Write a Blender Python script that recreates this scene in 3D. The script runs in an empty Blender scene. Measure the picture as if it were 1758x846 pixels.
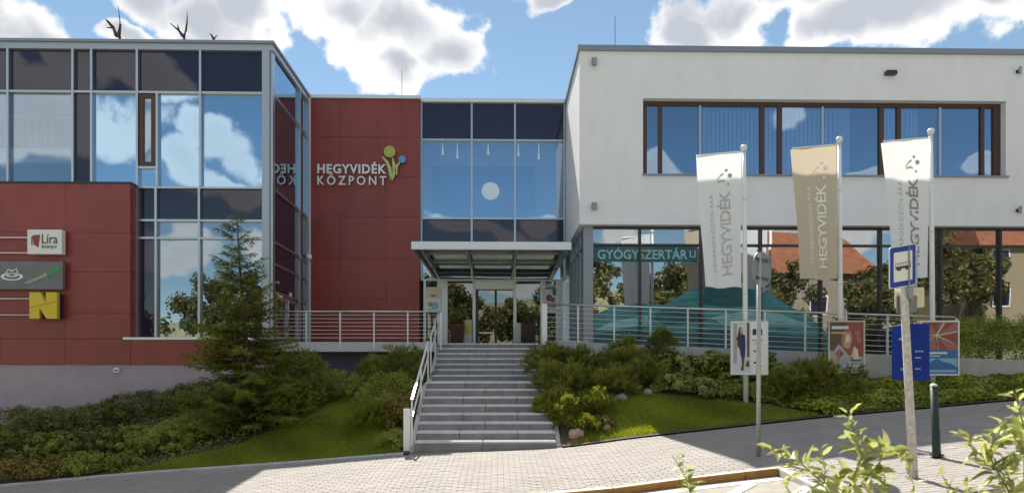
import bpy, math, random
import numpy as np
from mathutils import Vector, Matrix, Quaternion
random.seed(7); RNG = np.random.default_rng(11)
SC = bpy.context.scene
COL = SC.collection
# ------------------------------------------------------------------ camera, sky, sun, exposure
F = 1170.0                      # focal length in photo pixels (photo 1758 wide)
EYE = 1.55
TH = math.atan(24 / F)          # the camera is turned a touch to the right of the facade's normal
CT, ST = math.cos(TH), math.sin(TH)
cam = bpy.data.cameras.new('camera'); camo = bpy.data.objects.new('camera', cam); COL.objects.link(camo)
camo.location = (0, 0, EYE); camo.rotation_euler = (math.radians(90), 0, -TH)
cam.sensor_width = 36; cam.lens = 36 * F / 1758
cam.shift_y = (640 - 423) / 1758
cam.dof.use_dof = True; cam.dof.focus_distance = 17; cam.dof.aperture_fstop = 3.6
cam.clip_start = 0.1; cam.clip_end = 3000
SC.camera = camo
SC.view_settings.view_transform = 'Standard'; SC.view_settings.look = 'None'
SC.view_settings.exposure = 2.0; SC.view_settings.gamma = 1.0
SC.cycles.use_denoising = True
SC.cycles.max_bounces = 10; SC.cycles.transparent_max_bounces = 24; SC.cycles.glossy_bounces = 5
SC.cycles.sample_clamp_indirect = 6

TAN, DX = 1.18, 0.18            # the sun stands behind the building, a little to the left
SUN_EL = math.atan(TAN / math.hypot(1, DX))
sun = bpy.data.lights.new('sun', 'SUN'); suno = bpy.data.objects.new('sun', sun); COL.objects.link(suno)
sun.energy = 2.5; sun.angle = math.radians(0.53); sun.color = (1.0, 0.93, 0.82)
sdir = Vector((-DX, 1, TAN)).normalized()
suno.rotation_euler = sdir.to_track_quat('Z', 'Y').to_euler()
suno.location = sdir * 100

def at(px, py, Y):
    """point on the plane y = Y seen at photo pixel (px, py): x, z"""
    t = (px - 879) / F
    x = Y * (ST + t * CT) / (CT - t * ST)
    yc = x * ST + Y * CT
    return x, EYE + (640 - py) * yc / F
def X(px, Y): return at(px, 0, Y)[0]
def Z(py, Y, px=855): return at(px, py, Y)[1]

world = bpy.data.worlds.new('World'); SC.world = world; world.use_nodes = True
def build_sky():
    nt = world.node_tree; nt.nodes.clear(); N = nt.nodes.new; L = nt.links.new
    out = N('ShaderNodeOutputWorld'); mix = N('ShaderNodeMixShader')
    sky = N('ShaderNodeTexSky'); sky.sky_type = 'NISHITA'; sky.sun_disc = False
    sky.sun_elevation = SUN_EL; sky.sun_rotation = math.atan2(-DX, 1)
    sky.air_density = 0.9; sky.dust_density = 0.05; sky.ozone_density = 1.6; sky.altitude = 1200
    bg = N('ShaderNodeBackground'); bg.inputs[1].default_value = 0.046
    wb = N('ShaderNodeVectorMath'); wb.operation = 'MULTIPLY'; wb.inputs[1].default_value = (.97, .96, .80)   # the camera's warm white balance
    L(sky.outputs[0], wb.inputs[0]); L(wb.outputs[0], bg.inputs[0])
    tc = N('ShaderNodeTexCoord')
    def math_(op, a, b=None, clamp=False):
        n = N('ShaderNodeMath'); n.operation = op; n.use_clamp = clamp
        for i, v in enumerate((a, b)):
            if v is None: continue
            if isinstance(v, (int, float)): n.inputs[i].default_value = v
            else: L(v, n.inputs[i])
        return n.outputs[0]
    def vec_(op, a, b):
        n = N('ShaderNodeVectorMath'); n.operation = op
        for i, v in enumerate((a, b)):
            if v is None: continue
            if isinstance(v, tuple): n.inputs[i].default_value = v
            else: L(v, n.inputs[i])
        return n
    def noise(vec, scale, detail, rough=0.55):
        n = N('ShaderNodeTexNoise'); n.inputs['Scale'].default_value = scale
        n.inputs['Detail'].default_value = detail; n.inputs['Roughness'].default_value = rough
        L(vec, n.inputs['Vector']); return n
    d0 = tc.outputs['Generated']
    w = noise(d0, 9, 3)
    ws = vec_('SUBTRACT', w.outputs['Color'], (.5, .5, .5))
    wm = vec_('SCALE', ws.outputs[0], None); wm.inputs['Scale'].default_value = 0.10
    d = vec_('ADD', d0, wm.outputs[0]).outputs[0]
    blobs = []
    def front(px, py, rx, ry):
        u, v = at(px, py, 1.0); v -= EYE
        c = Vector((u, 1, v)); k = c.length; blobs.append((c / k, .86 * rx / F / k, .88 * ry / F / k))
    def back(px, py, rx, ry):
        u, v = at(px, py, 1.0); v -= EYE
        c = Vector((u, -1, v)); k = c.length; blobs.append((c / k, .74 * rx / F / k, .76 * ry / F / k))
    for b in ((20, 45, 100, 75), (-70, 0, 110, 90), (270, 20, 80, 45), (360, 60, 110, 60), (420, 20, 60, 60), (200, 65, 70, 25),
              (600, 10, 130, 60), (690, 60, 140, 80), (760, 100, 90, 60), (690, 135, 70, 42), (925, -8, 40, 28),
              (1190, 60, 70, 60), (1270, 20, 130, 60), (1370, -20, 100, 60), (1450, 55, 90, 50), (1560, 10, 160, 70), (1690, 0, 70, 35), (1775, 22, 36, 24),
              (300, -120, 160, 70), (1150, -190, 150, 60)):
        front(*b)
    for b in ((60, 190, 150, 80), (220, 215, 110, 75), (130, 95, 110, 60), (240, 130, 90, 50), (365, 240, 80, 70), (420, 265, 90, 75), (300, 285, 60, 60),
              (390, 330, 100, 40), (290, 420, 90, 40), (430, 410, 60, 30), (820, 395, 120, 22), (930, 368, 60, 18), (1050, 400, 70, 34), (1330, 400, 90, 34), (1200, 420, 60, 20),
              (1480, 402, 70, 34), (1690, 282, 60, 24), (1365, 200, 46, 24), (1500, 292, 60, 18), (1130, 285, 70, 26), (700, 130, 70, 40),
              (1240, 330, 90, 22), (1600, 120, 90, 50), (980, 90, 60, 30), (560, 470, 60, 20), (850, 470, 150, 30), (-200, 120, 160, 90), (2000, 150, 170, 80)):
        back(*b)
    rr = random.Random(5)
    for i in range(34):                                    # extra clouds overhead, out of view, added to brighten the fill light
        az = rr.uniform(0, 360); el = rr.uniform(36, 85)
        c = Vector((math.sin(math.radians(az)) * math.cos(math.radians(el)), math.cos(math.radians(az)) * math.cos(math.radians(el)), math.sin(math.radians(el))))
        s = rr.uniform(.12, .24); blobs.append((c, s, s * .7))
    for i in range(14):                                    # the rest of the sky goes on with the same scattered cumulus
        az = rr.choice((-1, 1)) * rr.uniform(58, 122); el = rr.uniform(10, 55)
        c = Vector((math.sin(math.radians(az)) * math.cos(math.radians(el)), math.cos(math.radians(az)) * math.cos(math.radians(el)), math.sin(math.radians(el))))
        s = rr.uniform(.1, .2); blobs.append((c, s, s * .55))
    cur = None
    for c, rx, ry in blobs:
        s = vec_('SUBTRACT', d, tuple(c))
        m = vec_('MULTIPLY', s.outputs[0], (1 / rx, 1 / rx, 1 / ry))
        ln = vec_('LENGTH', m.outputs[0], None)
        v = math_('SUBTRACT', 1.0, ln.outputs['Value'])
        cur = v if cur is None else math_('MAXIMUM', cur, v)
    n1 = noise(d0, 12, 8, .56); n2 = noise(d0, 5, 5, .5)
    cur = math_('MAXIMUM', cur, -0.8)
    dens = math_('ADD', cur, math_('MULTIPLY', math_('SUBTRACT', n1.outputs['Fac'], .47), 2.6))
    mr = N('ShaderNodeMapRange'); mr.interpolation_type = 'SMOOTHSTEP'
    mr.inputs['From Min'].default_value = -0.04; mr.inputs['From Max'].default_value = 0.32
    L(dens, mr.inputs['Value'])
    thick = N('ShaderNodeMapRange'); thick.interpolation_type = 'SMOOTHSTEP'
    thick.inputs['From Min'].default_value = 0.0; thick.inputs['From Max'].default_value = 0.85
    soft = math_('ADD', math_('MULTIPLY', math_('SUBTRACT', n2.outputs['Fac'], .5), 1.9), math_('MULTIPLY', math_('SUBTRACT', n1.outputs['Fac'], .5), 1.0))
    L(math_('ADD', cur, soft), thick.inputs['Value'])
    dt = vec_('DOT_PRODUCT', d0, tuple(Vector((-DX, 1, 0)).normalized()))      # clouds opposite the sun are lit from the front: hardly any grey bases
    lit = N('ShaderNodeMapRange'); lit.inputs['From Min'].default_value = -.7; lit.inputs['From Max'].default_value = .6; lit.inputs['To Min'].default_value = .22; lit.inputs['To Max'].default_value = 1.0
    L(dt.outputs['Value'], lit.inputs['Value']); grey = math_('MULTIPLY', thick.outputs[0], lit.outputs[0])
    cc = N('ShaderNodeMix'); cc.data_type = 'RGBA'
    L(grey, cc.inputs['Factor'])
    cc.inputs['A'].default_value = (1.0, .985, .96, 1); cc.inputs['B'].default_value = (.47, .50, .56, 1)
    bc = N('ShaderNodeBackground'); bc.inputs[1].default_value = 0.305
    L(cc.outputs['Result'], bc.inputs[0])
    L(mr.outputs[0], mix.inputs[0]); L(bg.outputs[0], mix.inputs[1]); L(bc.outputs[0], mix.inputs[2])
    L(mix.outputs[0], out.inputs[0])
build_sky()

# ------------------------------------------------------------------ materials
MATS = {}
def mat(name, col, rough=.6, metal=0., var=.0, vscale=3., bump=0., bscale=40., objvar=0., spec=.5, coat=0., col2=None, stretch=None, ior=None, detail=5):
    m = bpy.data.materials.new(name); m.use_nodes = True; nt = m.node_tree; N = nt.nodes.new; L = nt.links.new
    b = nt.nodes['Principled BSDF']
    b.inputs['Base Color'].default_value = (*col, 1); b.inputs['Roughness'].default_value = rough
    b.inputs['Metallic'].default_value = metal; b.inputs['Specular IOR Level'].default_value = spec
    if ior: b.inputs['IOR'].default_value = ior
    if coat: b.inputs['Coat Weight'].default_value = coat; b.inputs['Coat Roughness'].default_value = .08
    pos = None
    if var or bump or col2:
        g = N('ShaderNodeNewGeometry'); pos = g.outputs['Position']
        if stretch:
            vm = N('ShaderNodeVectorMath'); vm.operation = 'MULTIPLY'; vm.inputs[1].default_value = stretch
            L(pos, vm.inputs[0]); pos = vm.outputs[0]
    cur = None
    if var or col2:
        n = N('ShaderNodeTexNoise'); n.inputs['Scale'].default_value = vscale; n.inputs['Detail'].default_value = detail; n.inputs['Roughness'].default_value = .6
        L(pos, n.inputs['Vector'])
        r = N('ShaderNodeValToRGB'); r.color_ramp.elements[0].position = .3; r.color_ramp.elements[1].position = .7
        a = col2 if col2 else tuple(c * (1 - var) for c in col)
        bb = col if col2 else tuple(min(1, c * (1 + var)) for c in col)
        r.color_ramp.elements[0].color = (*a, 1); r.color_ramp.elements[1].color = (*bb, 1)
        L(n.outputs['Fac'], r.inputs[0]); cur = r.outputs[0]
    if objvar:
        oi = N('ShaderNodeObjectInfo'); h = N('ShaderNodeHueSaturation')
        mr = N('ShaderNodeMapRange'); mr.inputs['To Min'].default_value = 1 - objvar; mr.inputs['To Max'].default_value = 1 + objvar
        L(oi.outputs['Random'], mr.inputs['Value']); L(mr.outputs[0], h.inputs['Value'])
        if cur is None: h.inputs['Color'].default_value = (*col, 1)
        else: L(cur, h.inputs['Color'])
        cur = h.outputs[0]
    if cur is not None: L(cur, b.inputs['Base Color'])
    if bump:
        n = N('ShaderNodeTexNoise'); n.inputs['Scale'].default_value = bscale; n.inputs['Detail'].default_value = 4
        L(pos, n.inputs['Vector']); bp = N('ShaderNodeBump'); bp.inputs['Strength'].default_value = bump; bp.inputs['Distance'].default_value = .02
        L(n.outputs['Fac'], bp.inputs['Height']); L(bp.outputs[0], b.inputs['Normal'])
    MATS[name] = m
    return m

def glass(name, refl=(.82, .9, 1.), tint=(.62, .74, .82), base=.48):
    m = bpy.data.materials.new(name); m.use_nodes = True; nt = m.node_tree; nt.nodes.clear(); N = nt.nodes.new; L = nt.links.new
    o = N('ShaderNodeOutputMaterial'); g = N('ShaderNodeBsdfGlossy'); g.inputs['Roughness'].default_value = 0.004; g.inputs['Color'].default_value = (*refl, 1)
    t = N('ShaderNodeBsdfTransparent'); t.inputs['Color'].default_value = (*tint, 1)
    fr = N('ShaderNodeFresnel'); fr.inputs['IOR'].default_value = 1.5
    mr = N('ShaderNodeMapRange'); mr.inputs['From Min'].default_value = .04; mr.inputs['To Min'].default_value = base
    L(fr.outputs[0], mr.inputs['Value'])
    geo = N('ShaderNodeNewGeometry'); n = N('ShaderNodeTexNoise'); n.inputs['Scale'].default_value = .55; n.inputs['Detail'].default_value = 1
    L(geo.outputs['Position'], n.inputs['Vector'])
    bp = N('ShaderNodeBump'); bp.inputs['Strength'].default_value = .10; bp.inputs['Distance'].default_value = .05
    L(n.outputs['Fac'], bp.inputs['Height']); L(bp.outputs[0], g.inputs['Normal'])
    mx = N('ShaderNodeMixShader'); L(mr.outputs[0], mx.inputs[0]); L(t.outputs[0], mx.inputs[1]); L(g.outputs[0], mx.inputs[2])
    L(mx.outputs[0], o.inputs[0]); MATS[name] = m; return m

def leafmat(name, dark, light, trans=.35, rough=.5, tcol=None):
    m = bpy.data.materials.new(name); m.use_nodes = True; nt = m.node_tree; N = nt.nodes.new; L = nt.links.new
    b = nt.nodes['Principled BSDF']; b.inputs['Roughness'].default_value = rough; b.inputs['Specular IOR Level'].default_value = .35
    a = N('ShaderNodeAttribute'); a.attribute_name = 'tint'
    r = N('ShaderNodeValToRGB'); r.color_ramp.elements[0].color = (*dark, 1); r.color_ramp.elements[1].color = (*light, 1)
    L(a.outputs['Fac'], r.inputs[0]); L(r.outputs[0], b.inputs['Base Color'])
    t = N('ShaderNodeBsdfTranslucent')
    h = N('ShaderNodeHueSaturation'); h.inputs['Value'].default_value = 1.6; h.inputs['Saturation'].default_value = 1.1
    L(r.outputs[0], h.inputs['Color']); L(h.outputs[0], t.inputs['Color'])
    mx = N('ShaderNodeMixShader'); mx.inputs[0].default_value = trans
    o = nt.nodes['Material Output']; L(b.outputs[0], mx.inputs[1]); L(t.outputs[0], mx.inputs[2]); L(mx.outputs[0], o.inputs[0])
    MATS[name] = m; return m

def clothmat(name, col, trans=.45):
    m = bpy.data.materials.new(name); m.use_nodes = True; nt = m.node_tree; nt.nodes.clear(); N = nt.nodes.new; L = nt.links.new
    o = N('ShaderNodeOutputMaterial'); d = N('ShaderNodeBsdfDiffuse'); t = N('ShaderNodeBsdfTranslucent'); mx = N('ShaderNodeMixShader'); mx.inputs[0].default_value = trans
    d.inputs['Color'].default_value = (*col, 1); t.inputs['Color'].default_value = (*col, 1)
    L(d.outputs[0], mx.inputs[1]); L(t.outputs[0], mx.inputs[2]); L(mx.outputs[0], o.inputs[0]); MATS[name] = m; return m

def flat(name, col, rough=.55): return MATS.get(name) or mat(name, col, rough)

mat('plaster', (.82, .81, .85), .9, var=.035, vscale=1.4, bump=.25, bscale=60, stretch=(1.8, 1.8, .6))
mat('red_panel', (.265, .046, .037), .34, spec=.5, var=.12, vscale=1.2, objvar=.04, stretch=(2.2, 2.2, .5))
mat('panel_backing', (.10, .024, .02), .8)
mat('plinth_plaster', (.43, .355, .41), .9, var=.07, vscale=1.5, bump=.2, bscale=50)
mat('aluminium', (.50, .52, .56), .32, metal=.85)
mat('light_metal', (.74, .76, .79), .4, metal=.35)
mat('coping_metal', (.30, .31, .34), .4, metal=.7)
mat('dark_metal', (.05, .045, .05), .4, metal=.3)
mat('steel', (.62, .60, .58), .28, metal=.9)
mat('brown_frame', (.085, .04, .028), .45)
mat('spandrel', (.020, .017, .045), .015, spec=.6, ior=1.55)
glass('glass', refl=(.62, .83, 1.0), base=.58); glass('clear_glass', refl=(.80,.86,.92), base=.30, tint=(.7, .8, .85)); glass('shop_glass', refl=(.84, .86, .88), tint=(.66, .72, .74), base=.37); glass('bay_glass', refl=(.62, .80, .98), tint=(.80, .88, .96), base=.33); glass('strip_glass', refl=(.58, .76, .97), tint=(.84, .90, .97), base=.28); glass('stair_glass', refl=(.75, .85, .97), tint=(.88, .93, .97), base=.22); glass('door_glass', refl=(.8, .85, .85), tint=(.5, .5, .47), base=.20); glass('canopy_glass', base=.2, tint=(.30, .31, .30))
mat('concrete', (.46, .45, .44), .85, var=.12, vscale=2.2, bump=.25, bscale=30, stretch=(1.5, 1.5, .6))
mat('terrace_concrete', (.55, .55, .56), .8, var=.08, vscale=3)
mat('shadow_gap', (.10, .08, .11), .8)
mat('step_stone', (.27, .255, .265), .75, var=.20, vscale=3.5, objvar=.08, bump=.15, bscale=70)
mat('step_nosing', (.58, .57, .575), .65, var=.14, vscale=6, objvar=.05)
mat('paver', (.27, .25, .235), .85, var=.09, vscale=1.6, objvar=.05, bump=.2, bscale=60)
mat('paver_mass', (.27, .25, .235), .85, var=.11, vscale=1.6, bump=.2, bscale=60)
mat('joint_sand', (.25, .232, .20), .95, var=.1, vscale=20)
mat('kerb_yellow', (.31, .155, .03), .7, var=.25, vscale=7, bump=.2, bscale=50)
mat('kerb_top', (.52, .48, .38), .8, var=.12, vscale=9)
mat('asphalt', (.27, .25, .22), .9, var=.14, vscale=5, bump=.4, bscale=90)
mat('road_paint', (.72, .71, .68), .7, var=.08, vscale=12)
mat('soil', (.09, .065, .042), .95, var=.3, vscale=4, bump=.4, bscale=25)
mat('lawn_soil', (.10, .115, .025), .95, var=.3, vscale=3, bump=.4, bscale=40)
mat('ground_earth', (.24, .235, .13), .95, var=.2, vscale=.3)
mat('white_paint', (.80, .80, .80), .4)
mat('white_wall', (.72, .74, .76), .8)
mat('room_wall', (.50, .56, .64), .9)
mat('room_floor', (.24, .24, .26), .6)
mat('panel_blue', (.08, .20, .40), .6)
mat('blind', (.66, .76, .86), .7)
mat('film_teal', (.045, .21, .24), .2, var=.45, vscale=2.2, stretch=(.7, .7, 6)); mat('film_deep', (.014, .095, .12), .2, var=.35, vscale=2.5, stretch=(.6, .6, 6)); mat('film_pale', (.17, .40, .43), .2, var=.4, vscale=2.5, stretch=(.6, .6, 6))
mat('film_letter', (.32, .52, .55), .4)
mat('letter_white', (.80, .80, .80), .35)
mat('logo_green', (.42, .47, .09), .4); mat('logo_leaf', (.50, .55, .22), .4); mat('logo_blue', (.09, .36, .68), .4)
mat('sign_white', (.80, .80, .78), .4); mat('sign_red', (.35, .035, .03), .5); mat('ink', (.05, .05, .06), .5); mat('ink_grey', (.25, .25, .26), .5)
mat('sign_yellow', (.72, .53, .03), .45); mat('sign_navy', (.018, .018, .06), .4); mat('sign_ochre', (.42, .27, .02), .5)
mat('sign_grey', (.17, .165, .18), .3, var=.15, vscale=3)
mat('sign_pale_green', (.36, .38, .24), .4); mat('sign_dark_green', (.08, .28, .08), .4)
mat('planter_red', (.07, .012, .016), .45)
mat('bark', (.085, .06, .042), .9, var=.3, vscale=12, bump=.6, bscale=30)
mat('dead_wood', (.05, .037, .028), .9, var=.2, vscale=12)
mat('twig_green', (.20, .24, .08), .6)
mat('rock', (.30, .27, .23), .9, var=.2, vscale=7, bump=.7, bscale=14)
mat('rock_pink', (.42, .28, .21), .9, var=.2, vscale=7, bump=.7, bscale=14)
mat('bollard_green', (.012, .03, .024), .45)
mat('sign_blue', (.012, .055, .34), .4); mat('sign_plate_back', (.22, .23, .24), .55, metal=.2)
mat('box_blue', (.006, .028, .24), .5, var=.1, vscale=4, spec=.2)
mat('rust_pole', (.66, .65, .64), .7, col2=(.44, .36, .32), vscale=22, var=.1)
mat('grey_pole', (.40, .40, .39), .45, metal=.4, var=.1, vscale=8)
clothmat('flag_white', (.93, .95, .98), .32); clothmat('flag_beige', (.68, .59, .46), .32); mat('fascia_metal', (.42, .45, .51), .4, metal=.5)
mat('flag_ink', (.30, .25, .20), .8); mat('flag_ink_pale', (.85, .84, .80), .8); mat('flag_ink_light', (.48, .47, .46), .8)
mat('roof_tile', (.24, .085, .04), .8, var=.3, vscale=2, bump=.5, bscale=8)
mat('house_wall', (.30, .24, .16), .9, var=.06, vscale=1); mat('house_wall_pale', (.27, .235, .19), .9, var=.06, vscale=1)
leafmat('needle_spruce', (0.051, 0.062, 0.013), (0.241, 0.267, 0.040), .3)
leafmat('needle_pine', (0.085, 0.094, 0.024), (0.343, 0.351, 0.062), .3)
leafmat('needle_gold', (0.120, 0.137, 0.017), (0.288, 0.308, 0.043), .4)
leafmat('leaf_dark', (0.050, 0.059, 0.015), (0.241, 0.258, 0.055), .28)
leafmat('leaf_mid', (0.099, 0.129, 0.026), (0.354, 0.392, 0.064), .32)
leafmat('leaf_bright', (0.185, 0.237, 0.037), (0.400, 0.400, 0.096), .38)
leafmat('leaf_brown', (0.114, 0.085, 0.028), (0.359, 0.275, 0.060), .28)
leafmat('leaf_glossy', (0.099, 0.129, 0.032), (0.354, 0.392, 0.088), .25, .32)
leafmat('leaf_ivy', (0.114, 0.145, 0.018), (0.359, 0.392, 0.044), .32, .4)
leafmat('leaf_fore', (.15, .18, .045), (.44, .44, .20), .42, .40)
leafmat('petal', (.55, .55, .50), (.75, .74, .68), .3)
leafmat('grass_blade', (0.141, 0.186, 0.018), (0.378, 0.400, 0.043), .35)
leafmat('tree_leaf', (.05, .055, .02), (.21, .19, .06), .35)

def lampmat(name, col, e):
    m = mat(name, col, .4); b = m.node_tree.nodes['Principled BSDF']; b.inputs['Emission Color'].default_value = (*col, 1); b.inputs['Emission Strength'].default_value = e
lampmat('lamp_lit', (.90, .66, .30), .22)
# ------------------------------------------------------------------ helpers
WL = {}                                                    # world location of every object made here
class MB:
    """collects shapes in world coordinates; build() links them as ONE mesh object"""
    def __init__(s): s.v = []; s.f = []; s.m = []; s.mi = 0
    def add(s, vs, fs):
        o = len(s.v); s.v += [tuple(p) for p in vs]; s.f += [tuple(i + o for i in f) for f in fs]; s.m += [s.mi] * len(fs); return s
    def box(s, x0, x1, y0, y1, z0, z1, bev=0):
        if x1 < x0: x0, x1 = x1, x0
        if y1 < y0: y0, y1 = y1, y0
        if z1 < z0: z0, z1 = z1, z0
        if not bev:
            v = [(x, y, z) for z in (z0, z1) for y in (y0, y1) for x in (x0, x1)]
            return s.add(v, [(0, 2, 3, 1), (4, 5, 7, 6), (0, 1, 5, 4), (2, 6, 7, 3), (0, 4, 6, 2), (1, 3, 7, 5)])
        b = bev                                             # chamfer round the top
        v = [(x, y, z0) for y in (y0, y1) for x in (x0, x1)] + [(x, y, z1 - b) for y in (y0, y1) for x in (x0, x1)] + [(x, y, z1) for y in (y0 + b, y1 - b) for x in (x0 + b, x1 - b)]
        return s.add(v, [(0, 2, 3, 1), (0, 1, 5, 4), (1, 3, 7, 5), (3, 2, 6, 7), (2, 0, 4, 6), (4, 5, 9, 8), (5, 7, 11, 9), (7, 6, 10, 11), (6, 4, 8, 10), (8, 9, 11, 10)])
    def tube(s, pts, r, n=8, r1=None):
        pts = [Vector(p) for p in pts]; rs = r if isinstance(r, (list, tuple)) else [r + ((r1 if r1 is not None else r) - r) * i / (len(pts) - 1) for i in range(len(pts))]
        vs = []; fs = []; u = None
        for i, p in enumerate(pts):
            t = (pts[min(i + 1, len(pts) - 1)] - pts[max(i - 1, 0)]).normalized()
            if u is None: u = t.orthogonal().normalized()
            u = (u - t * u.dot(t)).normalized(); w = t.cross(u)
            vs += [p + (u * math.cos(2 * math.pi * k / n) + w * math.sin(2 * math.pi * k / n)) * rs[i] for k in range(n)]
        for i in range(len(pts) - 1):
            fs += [(i * n + k, i * n + (k + 1) % n, (i + 1) * n + (k + 1) % n, (i + 1) * n + k) for k in range(n)]
        fs += [tuple(range(n - 1, -1, -1)), tuple(range((len(pts) - 1) * n, len(pts) * n))]
        return s.add(vs, fs)
    def bar(s, p, q, w, h):
        """rectangular bar between p and q, w across, h in the other direction"""
        p, q = Vector(p), Vector(q); t = (q - p).normalized(); a = t.cross(Vector((0, 0, 1)))
        a = Vector((1, 0, 0)) if a.length < 1e-4 else a.normalized(); b = a.cross(t)
        v = [c + a * (w / 2 * i) + b * (h / 2 * j) for c in (p, q) for i, j in ((-1, -1), (1, -1), (1, 1), (-1, 1))]
        return s.add(v, [(0, 1, 2, 3), (7, 6, 5, 4), (0, 4, 5, 1), (1, 5, 6, 2), (2, 6, 7, 3), (3, 7, 4, 0)])
    def prism(s, poly, y0, y1):
        """polygon given as (x, z), extruded along y"""
        n = len(poly); v = [(x, y0, z) for x, z in poly] + [(x, y1, z) for x, z in poly]
        return s.add(v, [tuple(range(n)), tuple(range(2 * n - 1, n - 1, -1))] + [(i, n + i, n + (i + 1) % n, (i + 1) % n) for i in range(n)])
    def ball(s, c, r, n=12, m=8, sz=1.0):
        vs = [(c[0], c[1], c[2] + r * sz)]; fs = []
        for i in range(1, m):
            a = math.pi * i / m
            vs += [(c[0] + r * math.sin(a) * math.cos(2 * math.pi * k / n), c[1] + r * math.sin(a) * math.sin(2 * math.pi * k / n), c[2] + r * sz * math.cos(a)) for k in range(n)]
        vs.append((c[0], c[1], c[2] - r * sz)); e = len(vs) - 1
        fs += [(0, 1 + k, 1 + (k + 1) % n) for k in range(n)]
        for i in range(m - 2): fs += [(1 + i * n + k, 1 + (i + 1) * n + k, 1 + (i + 1) * n + (k + 1) % n, 1 + i * n + (k + 1) % n) for k in range(n)]
        fs += [(e, 1 + (m - 2) * n + (k + 1) % n, 1 + (m - 2) * n + k) for k in range(n)]
        return s.add(vs, fs)
    def build(s, name, mats, parent=None, origin=None, smooth=False):
        mats = mats if isinstance(mats, (list, tuple)) else [mats]
        vs = np.array(s.v, dtype=float)
        if origin is None: lo, hi = vs.min(0), vs.max(0); origin = ((lo[0] + hi[0]) / 2, (lo[1] + hi[1]) / 2, lo[2])
        me = bpy.data.meshes.new(name); me.from_pydata((vs - np.array(origin)).tolist(), [], s.f)
        for m in mats: me.materials.append(MATS[m])
        if len(mats) > 1: me.polygons.foreach_set('material_index', s.m)
        if smooth: me.polygons.foreach_set('use_smooth', [True] * len(me.polygons))
        me.update()
        return link(name, me, parent, origin)
def link(name, me, parent=None, origin=(0, 0, 0)):
    o = bpy.data.objects.new(name, me); COL.objects.link(o); origin = Vector(origin); WL[o] = origin
    if parent: o.parent = parent; o.location = origin - WL[parent]
    else: o.location = origin
    return o
def empty(name, loc, label=None, cat=None, group=None):
    o = link(name, None, None, loc); o.empty_display_size = .2
    return tag(o, label, cat, group)
def tag(o, label=None, cat=None, group=None, kind=None):
    for k, v in (('label', label), ('category', cat), ('group', group), ('kind', kind)):
        if v: o[k] = v
    return o
def box(name, m, parent, *a, bev=0): return MB().box(*a, bev=bev).build(name, m, parent)
def np_mesh(name, V, Fc, m, parent=None, origin=(0, 0, 0), tint=None):
    """V (n,3), Fc (k,3|4) arrays; one material; tint per face"""
    V = np.asarray(V, dtype=np.float32) - np.asarray(origin, dtype=np.float32); Fc = np.asarray(Fc, dtype=np.int32); k = Fc.shape[1]
    me = bpy.data.meshes.new(name); me.vertices.add(len(V)); me.vertices.foreach_set('co', V.ravel())
    me.loops.add(Fc.size); me.loops.foreach_set('vertex_index', Fc.ravel())
    me.polygons.add(len(Fc)); me.polygons.foreach_set('loop_start', np.arange(len(Fc), dtype=np.int32) * k)
    if tint is not None:
        a = me.attributes.new('tint', 'FLOAT', 'FACE'); a.data.foreach_set('value', np.asarray(tint, dtype=np.float32))
    me.materials.append(MATS[m]); me.update(calc_edges=True); me.validate()
    return link(name, me, parent, origin)

def text_polys(s, bold=0.0, extrude=0.0, space=1.0, shear=0.0):
    c = bpy.data.curves.new('lettering', 'FONT'); c.body = s; c.offset = bold; c.extrude = extrude; c.space_character = space; c.resolution_u = 3; c.shear = shear
    o = bpy.data.objects.new('lettering', c); COL.objects.link(o)
    dg = bpy.context.evaluated_depsgraph_get(); dg.update()
    me = bpy.data.meshes.new_from_object(o.evaluated_get(dg))
    V = np.array([v.co[:] for v in me.vertices]); Fs = [tuple(p.vertices) for p in me.polygons]
    COL.objects.unlink(o); bpy.data.objects.remove(o); bpy.data.curves.remove(c); bpy.data.meshes.remove(me)
    return V, Fs
def text_on(mb, s, x0, x1, z0, z1, y, depth=.004, bold=0.01, space=1.0, rot=False, warp=None):
    """lettering that fills the box x0..x1, z0..z1 on the plane y (facing -y); rot reads bottom to top"""
    V, Fs = text_polys(s, bold, 1.0, space)
    lo, hi = V.min(0), V.max(0); N = (V - lo) / np.maximum(hi - lo, 1e-6)
    if rot: xs = x0 + (1 - N[:, 1]) * (x1 - x0); zs = z0 + N[:, 0] * (z1 - z0)
    else: xs = x0 + N[:, 0] * (x1 - x0); zs = z0 + N[:, 1] * (z1 - z0)
    ys = y - N[:, 2] * depth
    P = np.stack([xs, ys, zs], 1)
    if warp: P = np.array([warp(*p) for p in P])
    mb.add(P.tolist(), Fs); return mb
def disc(mb, cx, cz, r, y0, y1, n=20, sx=1.0): return mb.prism([(cx + r * sx * math.cos(2 * math.pi * i / n), cz + r * math.sin(2 * math.pi * i / n)) for i in range(n)], y0, y1)

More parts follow.
